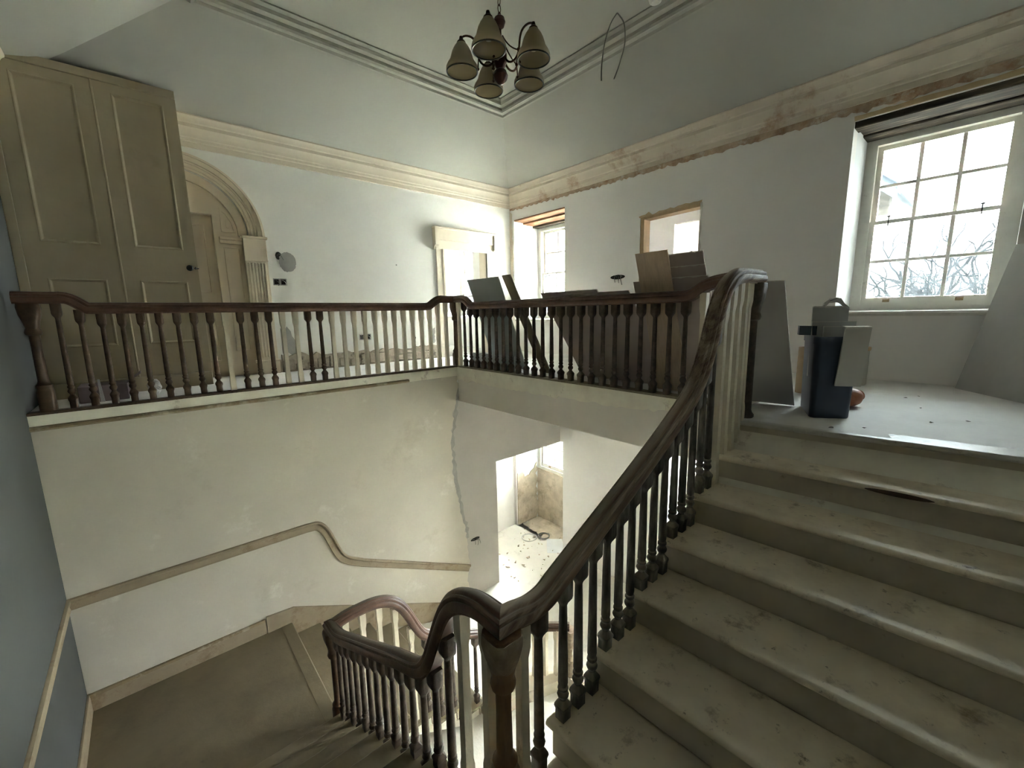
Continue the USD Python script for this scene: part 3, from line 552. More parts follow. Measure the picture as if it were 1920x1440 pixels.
obj('walls', [box(2.2, 2.4, YA + .2, 10.6, 0, 2.9), box(2.2, XB, 10.4, 10.6, 0, 2.9)], 'wall_fresh', rm2)
obj('room_floor', box(2.2, XO, YA + .2, 10.6, -.25, 0), 'landing', rm2)
obj('room_ceiling', box(2.2, XO, YA + .2, 10.6, 2.85, 2.95), 'ceiling', rm2)

d3 = struct('door_3', 'rough doorway opening into the annex')
obj('threshold', box(XB + .0, XO, 2.3, 4.6, -.25, 0), 'landing', d3)
rm3 = struct('wall_annex', 'white walls of the annex, with added light openings, behind the rough doorway')
obj('walls', [box(XO, 10, 4.6, 4.75, -.1, 2.9), prism(rect(XO, -.1, 10, 2.9).difference(rect(6.95, 2.0, 7.15, 2.35)).difference(rect(8.8, 1.5, 9.15, 2.05)), 'y', 2.15, 2.3), box(9.8, 10, 2.3, 4.6, -.1, 2.9),  # two unseen side openings added to let daylight into the annex
              prism(rect(2.3, 0, 4.6, 2.9).difference(rect(2.6, 0, 4.05, 2.28)), 'x', 7.5, 7.6)], 'wall_fresh', rm3, smooth=False)
obj('annex_floor', box(XO, 10, 2.2, 4.7, -.25, 0), 'landing', rm3)
obj('annex_ceiling', box(XB + .17, 10, 2.15, 4.75, 2.88, 2.98), 'ceiling', rm3)

# ---------------------------------------------------------------- cupboard with a pair of tall panelled doors
CX0, CX1, CY, CZ = XL, .555, 5.87, 3.03
cb = thing('panelled_cupboard', 'tall built-in cream cupboard with two long panelled doors beside the arched doorway', 'cupboard')
obj('carcass', [box(CX1 - .03, CX1, CY + .03, YA, 0, CZ), box(CX0, CX1, CY + .02, YA, CZ - .03, CZ), box(CX0, CX1, CY + .04, CY + .06, .0, CZ)], 'cupboard', cb)
obj('plinth', box(CX0, CX1, CY - .012, CY + .03, 0, .15, .005), 'cupboard', cb)
obj('face_frame', [box(CX0, -.715, CY - .006, CY + .035, .15, CZ, .003), box(CX0, CX1, CY - .006, CY + .035, 2.985, CZ + .03, .004)], 'cupboard', cb)
def cup_door(x0, x1, knob):
    dr = UsdGeom.Xform.Define(stage, str(cb.GetPath()) + '/' + uname(str(cb.GetPath()), 'door')).GetPrim()
    holes = [rect(x0 + .115, .49, x1 - .105, 1.145), rect(x0 + .115, 1.47, x1 - .105, 2.90)]
    leaf = rect(x0, .155, x1, 2.98)
    for h in holes: leaf = leaf.difference(h)
    obj('door_frame', prism(leaf, 'y', CY, CY + .035), 'cupboard', dr, smooth=False)
    for h in holes: molded_panel(dr, *h.bounds, CY, 'cupboard', depth=.014, w=.03)
    if knob:
        T = trimesh.transformations.rotation_matrix(math.pi / 2, (1, 0, 0)); c = (x1 - .075, CY, 1.285)
        obj('knob', lathe([(0, 0), (.026, 0), (.026, .006), (.012, .010), (.010, .03), (.022, .038), (.031, .05), (.031, .062), (.02, .074), (0, .078)], c, 20, T), 'black', dr, label='black door knob')
        obj('escutcheon', [box(c[0] + .05, c[0] + .062, CY - .012, CY, 1.275, 1.305, .003), box(c[0] + .04, c[0] + .085, CY - .008, CY, 1.283, 1.292, .002)], 'black', dr)
cup_door(-.712, -.084, False); cup_door(-.060, CX1, True)
obj('meeting_bead', [tube([(-.072, CY - .001, .155), (-.072, CY - .001, 2.98)], .010, 8)], 'cupboard', cb)

# ---------------------------------------------------------------- the stairs
def tread_profile(x0, x1, z, t=.034):
    """Side section of a tread from its rounded nosing at x0 back to x1, top at z."""
    a = np.linspace(-math.pi / 2, math.pi / 2, 7)
    return [(x0 + t / 2 - math.cos(q) * t / 2, z - t / 2 + math.sin(q) * t / 2) for q in a] + [(x1, z), (x1, z - t)]
YW = 1.165
def skew(me, fn):
    v = me.vertices.copy(); v[:, 2] += fn(v); return trimesh.Trimesh(v, me.faces, process=False)
def xz_tread(prof, y0, y1, n=8):
    ys = np.linspace(y0, y1, n); P = np.array([[(x, y, z) for x, z in prof] for y in ys]); me = quadgrid(P, True)
    k = len(prof); c = sg.Polygon(prof); v, f = trimesh.creation.triangulate_polygon(c, engine='earcut')
    idx = [int(np.argmin(np.hypot(*(np.array(prof) - q).T))) for q in v]; f = np.array([[idx[j] for j in t] for t in f])
    me = trimesh.Trimesh(me.vertices, np.vstack([me.faces, f, f[:, ::-1] + (n - 1) * k]), process=False); trimesh.repair.fix_normals(me); return me
up = thing('upper_stair_flight', 'broad worn cream upper flight of stairs climbing to the landing', 'stairs')
for k in range(7):
    x, z = XN - GO * k, -RISE * k
    back = x + GO + .02 if k else x + .16
    me = skew(xz_tread(tread_profile(x, back, z), YR + .02, YW), lambda v: sag(v[:, 1]))
    obj('tread' if k else 'landing_nosing', me, 'stair' if k else 'nosing', up, smooth=35)
    rz0 = z - RISE if k < 6 else Z2
    me = skew(box(x + .028, x + .045, YR + .02, YW - .02, rz0 - .005, z - .028), lambda v: sag(v[:, 1]))
    obj('riser', me, 'riser', up)
cy = np.linspace(.10, .36, 14); cw = .011 * np.sin(np.linspace(0, np.pi, 14)) ** .6 + .0015
chip = quadgrid(np.array([[(XN - GO - .004, y, -RISE - .019 - w), (XN - GO - .0045, y, -RISE - .019), (XN - GO - .003, y, -RISE - .019 + w), (XN - GO + .012, y, -RISE - .019 + w * .6), (XN - GO + .012, y, -RISE - .019 - w)] for y, w in zip(cy, cw)]), True)
chip = skew(chip, lambda v: sag(v[:, 1]))
obj('chipped_nosing', chip, 'baluster_brown', up, smooth=False, label='dark bare wood where the paint has broken off the nosing')
st_top = [(XN + .04, -.04)]; 
for k in range(7): st_top += [(XN - GO * k + .05, -RISE * k - .034 - .02), (XN - GO * k + .05, -RISE * (k + 1) - .02)]
sb = [(.80, Z2 - .02), (.80, Z2 - .22), (1.05, Z2 - .20), (XN + .04, -.34)]
obj('carriage', skew(prism(poly(st_top[1:] + sb), 'y', YR + .02, YW - .03), lambda v: sag(v[:, 1]) - .004), 'trim_dirty', up, smooth=False)

lq = thing('upper_quarter_landing', 'cream quarter landing at the foot of the upper flight', 'stair landing')
obj('boards', box(XL, .945, YR, 1.19, Z2 - .03, Z2 - .001, .004), 'stair', lq)
obj('joists', box(XL, .90, YR, 1.17, Z2 - .24, Z2 - .03), 'trim_dirty', lq)

YF, GO2, R2 = 3.36, .27, (Z2 - Z1) / 9
mf = thing('middle_stair_flight', 'dim middle flight of stairs along the left wall', 'stairs')
def yz(me):  # the flight runs along y: swap x and y
    v = me.vertices[:, [1, 0, 2]].copy(); return trimesh.Trimesh(v, me.faces[:, ::-1], process=False)
for k in range(8):
    y, z = YF - GO2 * k, Z1 + R2 * (k + 1)
    pr = [(2 * y - a, b) for a, b in tread_profile(y, y + GO2 + .02, z)]
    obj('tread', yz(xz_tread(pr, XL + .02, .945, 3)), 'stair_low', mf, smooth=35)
for k in range(9):
    y, z = YF - GO2 * k, Z1 + R2 * k
    obj('riser', box(XL + .02, .92, y - .045, y - .028, z - .002, z + R2 - .03), 'riser', mf)
pts = []
for k in range(9): pts += [(YF - GO2 * k - .05, Z1 + R2 * k - .02), (YF - GO2 * k - .05, Z1 + R2 * (k + 1) - .055)]
obj('carriage', prism(poly(pts[1:] + [(1.1, Z2 - .24), (1.3, Z2 - .3), (YF - .05, Z1 - .18)]), 'x', XL + .02, .915), 'trim_dirty', mf, smooth=False)

ll = thing('lower_quarter_landing', 'brown quarter landing, its dimness set in the colour, in the far left corner of the stairwell', 'stair landing')
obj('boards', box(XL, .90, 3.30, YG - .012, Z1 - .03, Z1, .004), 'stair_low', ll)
obj('nosing', xz_tread([(2 * .90 - a, b) for a, b in tread_profile(.88, 1.0, Z1 + .003)], 3.36, YG - .035, 3), 'stair_low', ll, smooth=35)
obj('joists', box(XL, .86, 3.30, YG - .012, Z1 - .24, Z1 - .03), 'trim_dirty', ll)

lf = thing('lower_stair_flight', 'lower flight of stairs dropping to the hall beside the stairwell wall', 'stairs')
R1, G1, XS = (Z1 - ZH) / 6, .30, .92
for k in range(5):
    x, z = XS + G1 * (k + 1), Z1 - R1 * (k + 1)
    pr = [(2 * x - a, b) for a, b in tread_profile(x, x + G1 + .02, z)]
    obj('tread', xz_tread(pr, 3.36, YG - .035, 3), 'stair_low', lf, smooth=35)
for k in range(6):
    x, z = XS + G1 * k, Z1 - R1 * k
    obj('riser', box(x - .045, x - .028, 3.39, YG - .035, z - R1, z - .03), 'riser', lf)
pts = [(XS - .05, Z1 - .03)]
for k in range(6): pts += [(XS + G1 * k - .05, Z1 - R1 * k - .055), (XS + G1 * k - .05, Z1 - R1 * (k + 1) - .055 + .03)]
obj('carriage', prism(poly([(XS - .06, Z1 - .06)] + pts[2:-1] + [(XS + G1 * 5 - .05, ZH), (XS + G1 * 4.2, ZH), (XS - .06, Z1 - .24)]).buffer(0), 'y', 3.40, YG - .036), 'trim_dirty', lf, smooth=False)
cur = sg.Polygon([(2.45, 3.39)] + [(2.75 + .75 * t, 3.36 - .55 * t * t) for t in np.linspace(0, 1, 10)] + [(3.52 + .09 * math.cos(a), 2.92 + .11 * math.sin(a)) for a in np.linspace(.6, -3.6, 12)] + [(3.25, 3.05), (2.75, 3.22), (2.45, 3.25)]).buffer(0)
obj('curtail_step', prism(cur.buffer(.05), 'z', ZH, ZH + .15), 'trim', lf, smooth=35, label='cream curved step under the foot of the balustrade')

# ---------------------------------------------------------------- balustrades
RP = [(-.030, 0), (.030, 0), (.034, .010), (.044, .016), (.050, .030), (.048, .044), (.041, .052), (.043, .060), (.036, .070), (.026, .074), (.020, .081), (.008, .086), (-.008, .086), (-.020, .081), (-.026, .074), (-.036, .070), (-.043, .060), (-.041, .052), (-.048, .044), (-.050, .030), (-.044, .016), (-.034, .010)]
RP = [(-.034, 0), (.034, 0), (.036, .010), (.046, .015), (.053, .030), (.052, .046), (.045, .056), (.040, .058), (.043, .066), (.042, .076), (.034, .083), (.027, .081), (.023, .084), (.019, .093), (.008, .098), (-.008, .098), (-.019, .093), (-.023, .084), (-.027, .081), (-.034, .083), (-.042, .076), (-.043, .066), (-.040, .058), (-.045, .056), (-.052, .046), (-.053, .030), (-.046, .015), (-.036, .010)]
def dark_rings(h, w=1.18):
    """Turned baluster: square block, vase and rings, long eight-sided shaft, flared square head."""
    a = min(1.0, h / .80); top = h
    R = [(0, .021, 1), (.055, .021, 1), (.075, .027, .75), (.088, .027, .6), (.112, .0145, .1), (.122, .0145, 0), (.132, .021, 0), (.145, .024, 0), (.158, .020, 0), (.166, .0155, 0), (.176, .021, 0), (.186, .021, 0), (.194, .0165, 0), (.21, .0185, .15),
         (top - .19, .0150, .2), (top - .13, .0140, .2), (top - .118, .0155, .5), (top - .098, .024, .95), (top - .085, .026, 1), (top, .026, 1)]
    return [(z if i > 13 else z * a, r * w, s) for i, (z, r, s) in enumerate(R)]
def cream_rings(h, w=1.18): return [(0, .021 * w, 1), (.10, .021 * w, 1), (.13, .018 * w, 1), (h - .17, .0165 * w, 1), (h - .12, .022 * w, 1), (h, .023 * w, 1)]
def newel_rings(h, w=1.0):
    return [(0, .050, 1), (.16, .050, 1), (.185, .046, .6), (.20, .052, 0), (.215, .052, 0), (.23, .040, 0), (.25, .034, 0), (h - .34, .031, 0), (h - .255, .032, 0), (h - .245, .047, 0), (h - .225, .052, 0), (h - .205, .047, 0), (h - .195, .042, .2), (h - .15, .046, .8), (h - .09, .060, 1), (h - .03, .066, 1), (h, .062, 1)]
def interp(path, axis, a):
    p = np.asarray(path); o = np.argsort(p[:, axis]); return float(np.interp(a, p[o, axis], p[o, 2]))
def balustrade(name, label, rails, posts, mrail, group=None):
    """rails: sweeps; posts: (part, position, foot z, top z, kind, material)."""
    t = thing(name, label, 'balustrade', group)
    for r, bf, af in rails: obj('handrail', sweep(RP, r, before=bf, after=af), mrail, t, smooth=40)
    for part, (x, y), z0, z1, kind, m in posts:
        h = z1 - z0; R = dict(dark=dark_rings, cream=cream_rings, newel=newel_rings)[kind](h)
        obj(part, turned((x, y, z0), R, 16 if kind == 'newel' else 12), m, t, smooth=35, label={'baluster_cream': 'plain cream replacement baluster'}.get(m) if kind == 'cream' else None)
    return t
YB = 5.12; RZ = .80
# far gallery
ra = np.vstack([[(-.735, YB, RZ + .085)], smoothpath([(-.49, YB, RZ + .085), (-.43, YB, RZ + .075), (-.37, YB, RZ + .025), (-.31, YB, RZ)], 12), [(2.93, YB, RZ)], smoothpath([(2.99, YB, RZ + .008), (3.06, YB, RZ + .05), (3.13, YB, RZ + .092), (3.19, YB, RZ + .10)], 12), [(3.40, YB, RZ + .10)]])
posts = [('newel_post', (-.655, YB), .012, RZ + .085, 'newel', 'baluster_brown')]
pat = 'ddddddddd' + 'c' + 'ddd' + 'cc' + 'dd' + 'c' * 13
xs = np.r_[np.linspace(-.505, .527, 9), np.linspace(.648, 3.245, 21)][:len(pat)]
for x, c in zip(xs, pat): posts.append(('baluster', (x, YB), .012, interp(ra, 0, x) + .006, 'dark' if c == 'd' else 'cream', 'baluster_brown' if c == 'd' else 'baluster_cream'))
posts.append(('newel_post', (3.405, YB), .012, RZ + .104, 'newel', 'baluster_brown'))
balustrade('gallery_balustrade', 'mahogany-railed balustrade along the far gallery, part dark and part cream balusters', [(ra, None, (0, -1, 0))], posts, 'rail')
# window-side gallery
rb = np.vstack([[(XG, YB, RZ + .10), (XG, 4.93, RZ + .10)], smoothpath([(XG, 4.87, RZ + .092), (XG, 4.80, RZ + .05), (XG, 4.73, RZ + .008), (XG, 4.66, RZ)], 12), [(XG, 1.80, RZ)], smoothpath([(3.40, 1.73, RZ + .002), (3.40, 1.62, RZ + .03), (3.385, 1.52, RZ + .085), (3.355, 1.42, RZ + .105), (3.31, 1.31, RZ + .112), (3.25, 1.20, RZ + .112)], 26)])
posts = [('baluster', (XG, 5.02), .012, RZ + .106, 'cream', 'baluster_cream')]
for k in range(24):
    y = 4.887 - .1385 * k; posts.append(('baluster', (XG, y), .012, interp(rb, 1, y) + .006, 'dark', 'baluster_dark'))
posts.append(('baluster', (3.39, 1.55), .012, RZ + .07, 'cream', 'baluster_cream'))
balustrade('gallery_balustrade', 'dark turned balustrade along the window side gallery, boards leaning behind it', [(rb, (1, 0, 0), None)], posts, 'rail')
# upper flight
YS = 1.12
r3 = np.vstack([smoothpath([(.90, YS, -.466), (.96, YS, -.470), (1.02, YS, -.482), (1.11, YS, -.478), (1.20, YS, -.440)], 14), smoothpath([(1.41, YS, -.330), (1.63, YS, -.215), (1.89, YS, -.075), (2.20, YS, .105), (2.40, YS, .25), (2.52, YS, .41), (2.60, YS, .585), (2.675, YS, .745), (2.77, YS, .85), (2.88, YS, .895), (3.02, YS, .905)], 50), [(3.27, YS, .905)]])
posts = [('newel_post', (.90, YS), Z2, -.46, 'newel', 'newel_wood'), ('newel_post', (3.20, YS), -RISE - .04, .912, 'newel', 'baluster_dark')]
for k in range(1, 7):
    for j in range(3):
        x = XN - GO * k + .07 + .105 * j; cream = k == 1 or (k == 2 and j == 2)
        if k == 1 and j == 0: x += .0
        posts.append(('baluster', (x, YS), -RISE * k + sag(YS), interp(r3, 0, x) + .012, 'cream' if cream else 'dark', 'baluster_cream' if cream else 'baluster_black'))
posts.append(('baluster', (3.085, YS), sag(YS), .91, 'cream', 'baluster_cream'))
posts += [('baluster', (1.095, YS), Z2, -.476, 'dark', 'baluster_dark'), ('baluster', (1.0, YS), Z2, -.472, 'cream', 'baluster_cream')]
b3 = balustrade('stair_balustrade', 'worn dark balustrade of the upper flight, its stripped rail swooping up to the landing', [(r3, (0, -1, 0), None)], posts, 'rail_worn')
obj('newel_cap', turned((.90, YS, -.62), [(0, .047, .3), (.05, .058, .9), (.11, .068, 1), (.15, .066, 1)], 16), 'newel_stripped', b3, label='stripped grey newel head under the mitred rail')
# middle flight
XR = .90
r2 = np.vstack([[(XR, YS, -.466)], smoothpath([(XR, 1.20, -.470), (XR, 1.31, -.492), (XR, 1.42, -.56), (XR, 1.50, -.68), (XR, 1.58, -.85), (XR, 1.66, -1.01), (XR, 1.76, -1.125), (XR, 1.92, -1.215), (XR, 2.2, -1.35)], 44), smoothpath([(XR, 3.0, -1.75), (XR, 3.2, -1.845), (XR, 3.32, -1.875), (XR, 3.42, -1.875)], 10)])
posts = []
for k in range(8):
    for j in range(2):
        y = YF - .07 - GO2 * k - .135 * j
        if y < 1.3: continue
        cream = y < 1.5
        posts.append(('baluster', (XR, y), Z1 + R2 * (k + 1), interp(r2, 1, y) + .01, 'cream' if cream else 'dark', 'baluster_cream' if cream else 'baluster_dark'))
posts += [('baluster', (XR, 1.215), Z2, -.462, 'cream', 'baluster_cream'), ('newel_post', (XR, 3.42), Z1, -1.875, 'newel', 'baluster_brown')]
balustrade('stair_balustrade', 'dark balustrade of the middle flight with a steep swan-neck rail', [(r2, (-1, 0, 0), (1, 0, 0))], posts, 'rail')
# lower flight
YL = 3.42
r1 = np.vstack([smoothpath([(.90, YL, -1.875), (.96, YL, -1.87), (1.03, YL, -1.855), (1.14, YL, -1.85), (1.28, YL, -1.86), (1.42, YL, -1.925), (1.53, YL, -2.075), (1.61, YL, -2.255), (1.70, YL, -2.41), (1.82, YL, -2.50), (2.0, YL, -2.60)], 50), smoothpath([(2.5, YL, -2.87), (2.7, 3.40, -2.95), (2.95, 3.32, -3.01), (3.2, 3.17, -3.02), (3.42, 2.97, -3.02)], 24)])
posts = []
for k in range(5):
    for j in range(2):
        x = XS + G1 * k + .09 + .15 * j; c = x < 1.75
        posts.append(('baluster', (x, YL), Z1 - R1 * (k + 1), interp(r1[:60], 0, x) + .008, 'cream' if c else 'dark', 'baluster_cream' if c else 'baluster_dark'))
for x, y in ((2.62, 3.41), (2.74, 3.385), (2.87, 3.345), (2.99, 3.295), (3.1, 3.235), (3.21, 3.16), (3.31, 3.075)):
    posts.append(('baluster', (x, y), ZH + .15, interp(r1[58:], 0, x) + .006, 'cream', 'baluster_cream'))
posts.append(('newel_post', (3.43, 2.96), ZH + .15, -3.01, 'newel', 'newel_stripped'))
balustrade('stair_balustrade', 'lower flight balustrade curling round at the foot, mostly cream balusters', [(r1, (0, 1, 0), None)], posts, 'rail')
# ---------------------------------------------------------------- hanging and fixed fittings
AXX, AXY = 1.862, 2.191
ch = thing('chandelier', 'dark bronze chandelier with five frosted bell shades hanging over the stairwell', 'chandelier')
T0 = (AXX, AXY, 0)
obj('stem', lathe([(0, 2.135), (.018, 2.14), (.038, 2.16), (.046, 2.185), (.036, 2.21), (.020, 2.222), (.030, 2.235), (.040, 2.26), (.041, 2.30), (.030, 2.33), (.018, 2.345), (.024, 2.36), (.011, 2.375), (.010, 2.44), (.026, 2.452), (.036, 2.478), (.030, 2.50), (.012, 2.515), (.007, 2.53), (0, 2.532)], T0, 24), 'bronze_red', ch)
for k in range(5):
    a = math.radians(-2 + 72 * k); c, s = math.cos(a), math.sin(a)
    def at(r, z): return (AXX + c * r, AXY + s * r, z)
    P = smoothpath([at(.038, 2.27), at(.09, 2.24), at(.128, 2.27), at(.140, 2.33), at(.160, 2.385), at(.205, 2.402), at(.235, 2.385)], 26)
    obj('arm', [tube(P, .0062, 8)], 'bronze', ch)
    obj('arm_brace', [tube(smoothpath([at(.02, 2.40), at(.07, 2.33), at(.128, 2.29)], 10), .004, 6), trimesh.creation.icosphere(1, .011).apply_translation(at(.132, 2.29)), trimesh.creation.icosphere(1, .009).apply_translation(at(.138, 2.22)), tube([at(.132, 2.29), at(.138, 2.22)], .004, 6)], 'bronze', ch)
    obj('lamp_holder', lathe([(0, .215), (.010, .212), (.014, .195), (.026, .183), (.030, .165), (.024, .15), (0, .15)], at(.235, 2.185), 16), 'bronze', ch)
    b = [(.018, .168), (.030, .158), (.046, .136), (.058, .112), (.066, .088), (.071, .070), (.078, .058), (.089, .042), (.0965, .026), (.098, .015), (.095, .004)]
    obj('lamp_shade', [lathe(b + [(.0915, .004), (.0945, .015), (.093, .026), (.0855, .041), (.0745, .056), (.0675, .070), (.0625, .088), (.0545, .112), (.0425, .136), (.027, .155), (.016, .164)], at(.235, 2.20), 32)], 'shade', ch, smooth=True, label='frosted bell shaped glass shade')
    obj('shade_rim', trimesh.creation.torus(.0935, .0042, 32, 8).apply_translation(at(.235, 2.203)), 'black', ch)
    obj('bulb', lathe([(0, .14), (.013, .138), (.013, .11), (.022, .085), (.024, .07), (.016, .052), (0, .046)], at(.235, 2.20), 14), 'white_plastic', ch)
lk = []
for i in range(25):
    q = trimesh.creation.torus(.011, .0022, 12, 6); q.apply_scale((1, 1.9, 1)) if False else None
    q.apply_transform(np.diag([1, 2.0, 1, 1])); q.apply_transform(trimesh.transformations.rotation_matrix(math.pi / 2, (1, 0, 0)))
    if i % 2: q.apply_transform(trimesh.transformations.rotation_matrix(math.pi / 2, (0, 0, 1)))
    q.apply_translation((AXX, AXY, 2.55 + i * .0392)); lk.append(q)
obj('chain', lk, 'bronze', ch)
obj('ceiling_rose', lathe([(0, 3.46), (.02, 3.462), (.05, 3.485), (.055, 3.5025), (0, 3.5025)], T0, 20), 'bronze', ch)
lo = thing('hanging_cable', 'loop of grey cable hanging bare from the ceiling', 'cable')
obj('strand', tube(spline([(3.73, 2.68, 3.502), (3.67, 2.71, 3.40), (3.60, 2.725, 3.2), (3.56, 2.72, 3.02), (3.545, 2.71, 2.88)], 24), .0055, 6), 'cable', lo)
obj('strand', tube(spline([(3.73, 2.68, 3.502), (3.775, 2.63, 3.40), (3.765, 2.61, 3.25), (3.70, 2.615, 3.05), (3.63, 2.63, 2.89)], 24), .0055, 6), 'cable', lo)
sd = thing('smoke_alarm', 'round pale smoke alarm on the ceiling', 'smoke alarm')
obj('body', lathe([(0, 3.455), (.035, 3.455), (.052, 3.465), (.060, 3.485), (.062, 3.502), (0, 3.502)], (3.825, 2.34, 0), 24), 'white_plastic', sd)
ul = thing('corner_uplighter', 'small white bowl light standing on the cornice in the far corner', 'lamp')
obj('bowl', lathe([(0, 3.021), (.05, 3.023), (.085, 3.05), (.10, 3.085), (.095, 3.085), (.08, 3.055), (.045, 3.032), (0, 3.03)], (5.445, 6.245, 0), 24), 'white_plastic', ul)

# ---------------------------------------------------------------- boards and planks leaning on the window-side gallery balustrade
def sheet(name, label, q, th, m, edge=None, torn=None, group=None, cat='board', seed=0):
    t = thing(name, label, cat, group); obj('sheet', board(*q, th, torn, seed), m, t, smooth=False)
    if edge:
        bl, br, tr, tl = (np.array(p, float) for p in q); n = np.cross(br - bl, tl - bl); n /= np.linalg.norm(n)
        w = (bl - tl) / np.linalg.norm(bl - tl) * .004; h = np.array([0, 0, .0006])
        r = np.random.default_rng(seed); P = []
        for i in range(15):
            p = tl + (tr - tl) * i / 14
            if torn: p = p + (tl - bl) / np.linalg.norm(tl - bl) * torn * .6
            P.append([p + w * 0 - n * th * 1.0, p + n * .0015 + w * (1 + (r.uniform(0, 2.2) if torn else 0)), p + n * .0015 - w * .3])
        obj('torn_edge' if torn else 'cut_edge', hull([a for b in P for a in b]) if not torn else join([hull(np.vstack([P[i], P[i + 1]])) for i in range(14)]), edge, t, smooth=False)
    return t
def lean(y0, y1, ztop, xr, k, shift=0.0, z0=0.0):
    """Corners (bl, br, tr, tl seen from the stairwell) of a sheet whose face passes the rail at x = xr, height .88, sloping k; foot moved along y by shift."""
    xa, xb = xr + k * (.88 - z0), xr - k * (ztop - .88)
    return (xa, y0 + shift, z0), (xa, y1 + shift, z0), (xb, y1, ztop), (xb, y0, ztop)
R0 = XG + .054
sheet('grey_board', 'blue grey board leaning on the balustrade nearest the corner newel', lean(4.79, 4.14, 1.19, R0 + .04, .30, -.12), .018, 'board_blue', 'board_core', cat='board')
sheet('plank', 'narrow brown plank leaning on the balustrade beside the grey board', lean(4.015, 3.875, 1.19, R0, .30, -.33), .022, 'plank', cat='plank')
sheet('plasterboard_sheet', 'large dark brown plasterboard sheet behind the balusters', lean(3.39, 2.28, .925, R0 + .004, .44, -.24), .0125, 'board_brown', 'board_brown', cat='plasterboard')
sheet('plasterboard_sheet', 'dark sheet standing behind the large brown sheet, its top edge just above the rail', lean(3.44, 2.66, .955, R0 + .035, .50, -.22), .0125, 'board_brown', 'board_light', cat='plasterboard')
sheet('plywood_offcut', 'brown plywood offcut standing up above the gallery rail', lean(2.18, 1.875, 1.235, R0, .24, -.10), .012, 'ply', 'tan_edge', cat='plywood')
for k, (y0, y1, zt, dx) in enumerate(((1.93, 1.62, 1.205, .085), (1.935, 1.60, 1.10, .067), (1.925, 1.57, 1.01, .049))):
    sheet('torn_plasterboard', ('tallest torn plasterboard piece at the back of the stack by the plywood', 'middle torn plasterboard piece of the stack by the plywood', 'lowest and nearest torn plasterboard piece of the stack by the plywood')[k],
          lean(y0, y1, zt, R0 + dx, .22, -.10), .013, 'board_brown', 'board_core', torn=.006, group='torn plasterboard pieces beside the plywood', cat='plasterboard', seed=50 + k)
sheet('plasterboard_strip', 'small dark plasterboard strip peeping out left of the plywood', lean(2.235, 2.10, 1.0, R0 + .014, .25, -.09), .0125, 'board_brown', cat='plasterboard')
sheet('skirting_board', 'long dark board lying on edge at the foot of the gallery balusters', ((3.56, 5.0, 0), (3.56, 4.05, 0), (3.575, 4.05, .20), (3.575, 5.0, .19)), .02, 'board_blue', cat='board')
sheet('grey_plasterboard', 'dark grey plasterboard sheet standing behind the landing newel post', ((3.66, 1.285, 0), (3.70, .955, 0), (3.40, 1.005, .93), (3.38, 1.33, .935)), .0125, 'board_grey', 'board_core', cat='plasterboard')
u = np.array([-.81, -.586])
sheet('tall_plasterboard', 'big grey plasterboard sheet leaning into the corner right of the landing window', ((5.445, .185, 0), (5.445 + u[0] * 1.2, .185 + u[1] * 1.2, 0), (5.565 + u[0] * 1.2, -.03 + u[1] * 1.2, 1.225), (5.565, -.03, 1.225)), .0125, 'board_grey', 'board_light', cat='plasterboard')

# ---------------------------------------------------------------- bin of offcuts on the landing
fz = float(landing_z(3.5, .75))
F1, F2, B2, B1 = np.array([3.375, .782]), np.array([3.510, .578]), np.array([3.90, .745]), np.array([3.765, .94])
cen = (F1 + F2 + B1 + B2) / 4
def quad(s, z): return [(*(cen + (p - cen) * s), z) for p in (F1, F2, B2, B1)]
def rounded(s, z, r):
    g = sg.Polygon([p[:2] for p in quad(s, 0)]).buffer(-r, join_style=2).buffer(r, 5); return [(x, y, z) for x, y in list(g.exterior.coords)[:-1]]
def man(me): return m3.Manifold(m3.Mesh(me.vertices.astype(np.float32), me.faces.astype(np.uint32)))
def tri(mf): a = mf.to_mesh(); return trimesh.Trimesh(a.vert_properties[:, :3], a.tri_verts, process=False)
bn = thing('rubbish_bin', 'dark navy plastic bin full of plasterboard offcuts on the landing', 'bin')
outer = hull(rounded(.96, fz + .012, .03) + rounded(.92, fz, .03) + rounded(1.05, .50, .035)); inner = hull(rounded(.90, fz + .02, .03) + rounded(1.0, .51, .03))
obj('body', tri(man(outer) - man(inner)), 'bin', bn)
obj('rim', tri(man(hull(rounded(1.10, .50, .04) + rounded(1.10, .54, .04) + rounded(1.07, .548, .04))) - man(hull(rounded(.98, .45, .03) + rounded(.98, .6, .03)))), 'bin', bn)
hb = B1 + (F1 - B1) * .45; hn = np.array([-.375, .927]) * -1
obj('handle', hull([(hb[0] + a * .409 * .25, hb[1] + a * .165 * .25 + o, z) for a in (-.35, .35) for o in (-.03, .075) for z in (.548, .612)]), 'bin', bn)
G = 'plasterboard offcuts in the bin'
d = (F2 - F1) / np.linalg.norm(F2 - F1); e = (B1 - F1) / np.linalg.norm(B1 - F1)
def inbin(s0, s1, dep, zb, zt, tilt=.03): 
    a, b = F1 + d * s0 + e * dep, F1 + d * s1 + e * dep; o = e * tilt
    return (*a, zb), (*b, zb), (*(b + o), zt), (*(a + o), zt)
sheet('plasterboard_offcut', 'widest grey offcut at the back of the bin with a curled torn top', inbin(.012, .235, .27, .20, .745, .04), .0125, 'board_grey', 'board_core', torn=.004, group=G, cat='plasterboard', seed=61)
sheet('plasterboard_offcut', 'long low grey offcut across the middle of the bin', inbin(-.002, .262, .175, .26, .642, .02), .0125, 'board_grey', 'board_light', group=G, cat='plasterboard', seed=62)
sheet('plasterboard_offcut', 'short grey offcut at the front of the bin', inbin(.055, .19, .075, .26, .612, .02), .0125, 'board_grey', 'board_light', group=G, cat='plasterboard', seed=63)
o = F1 - e * .045
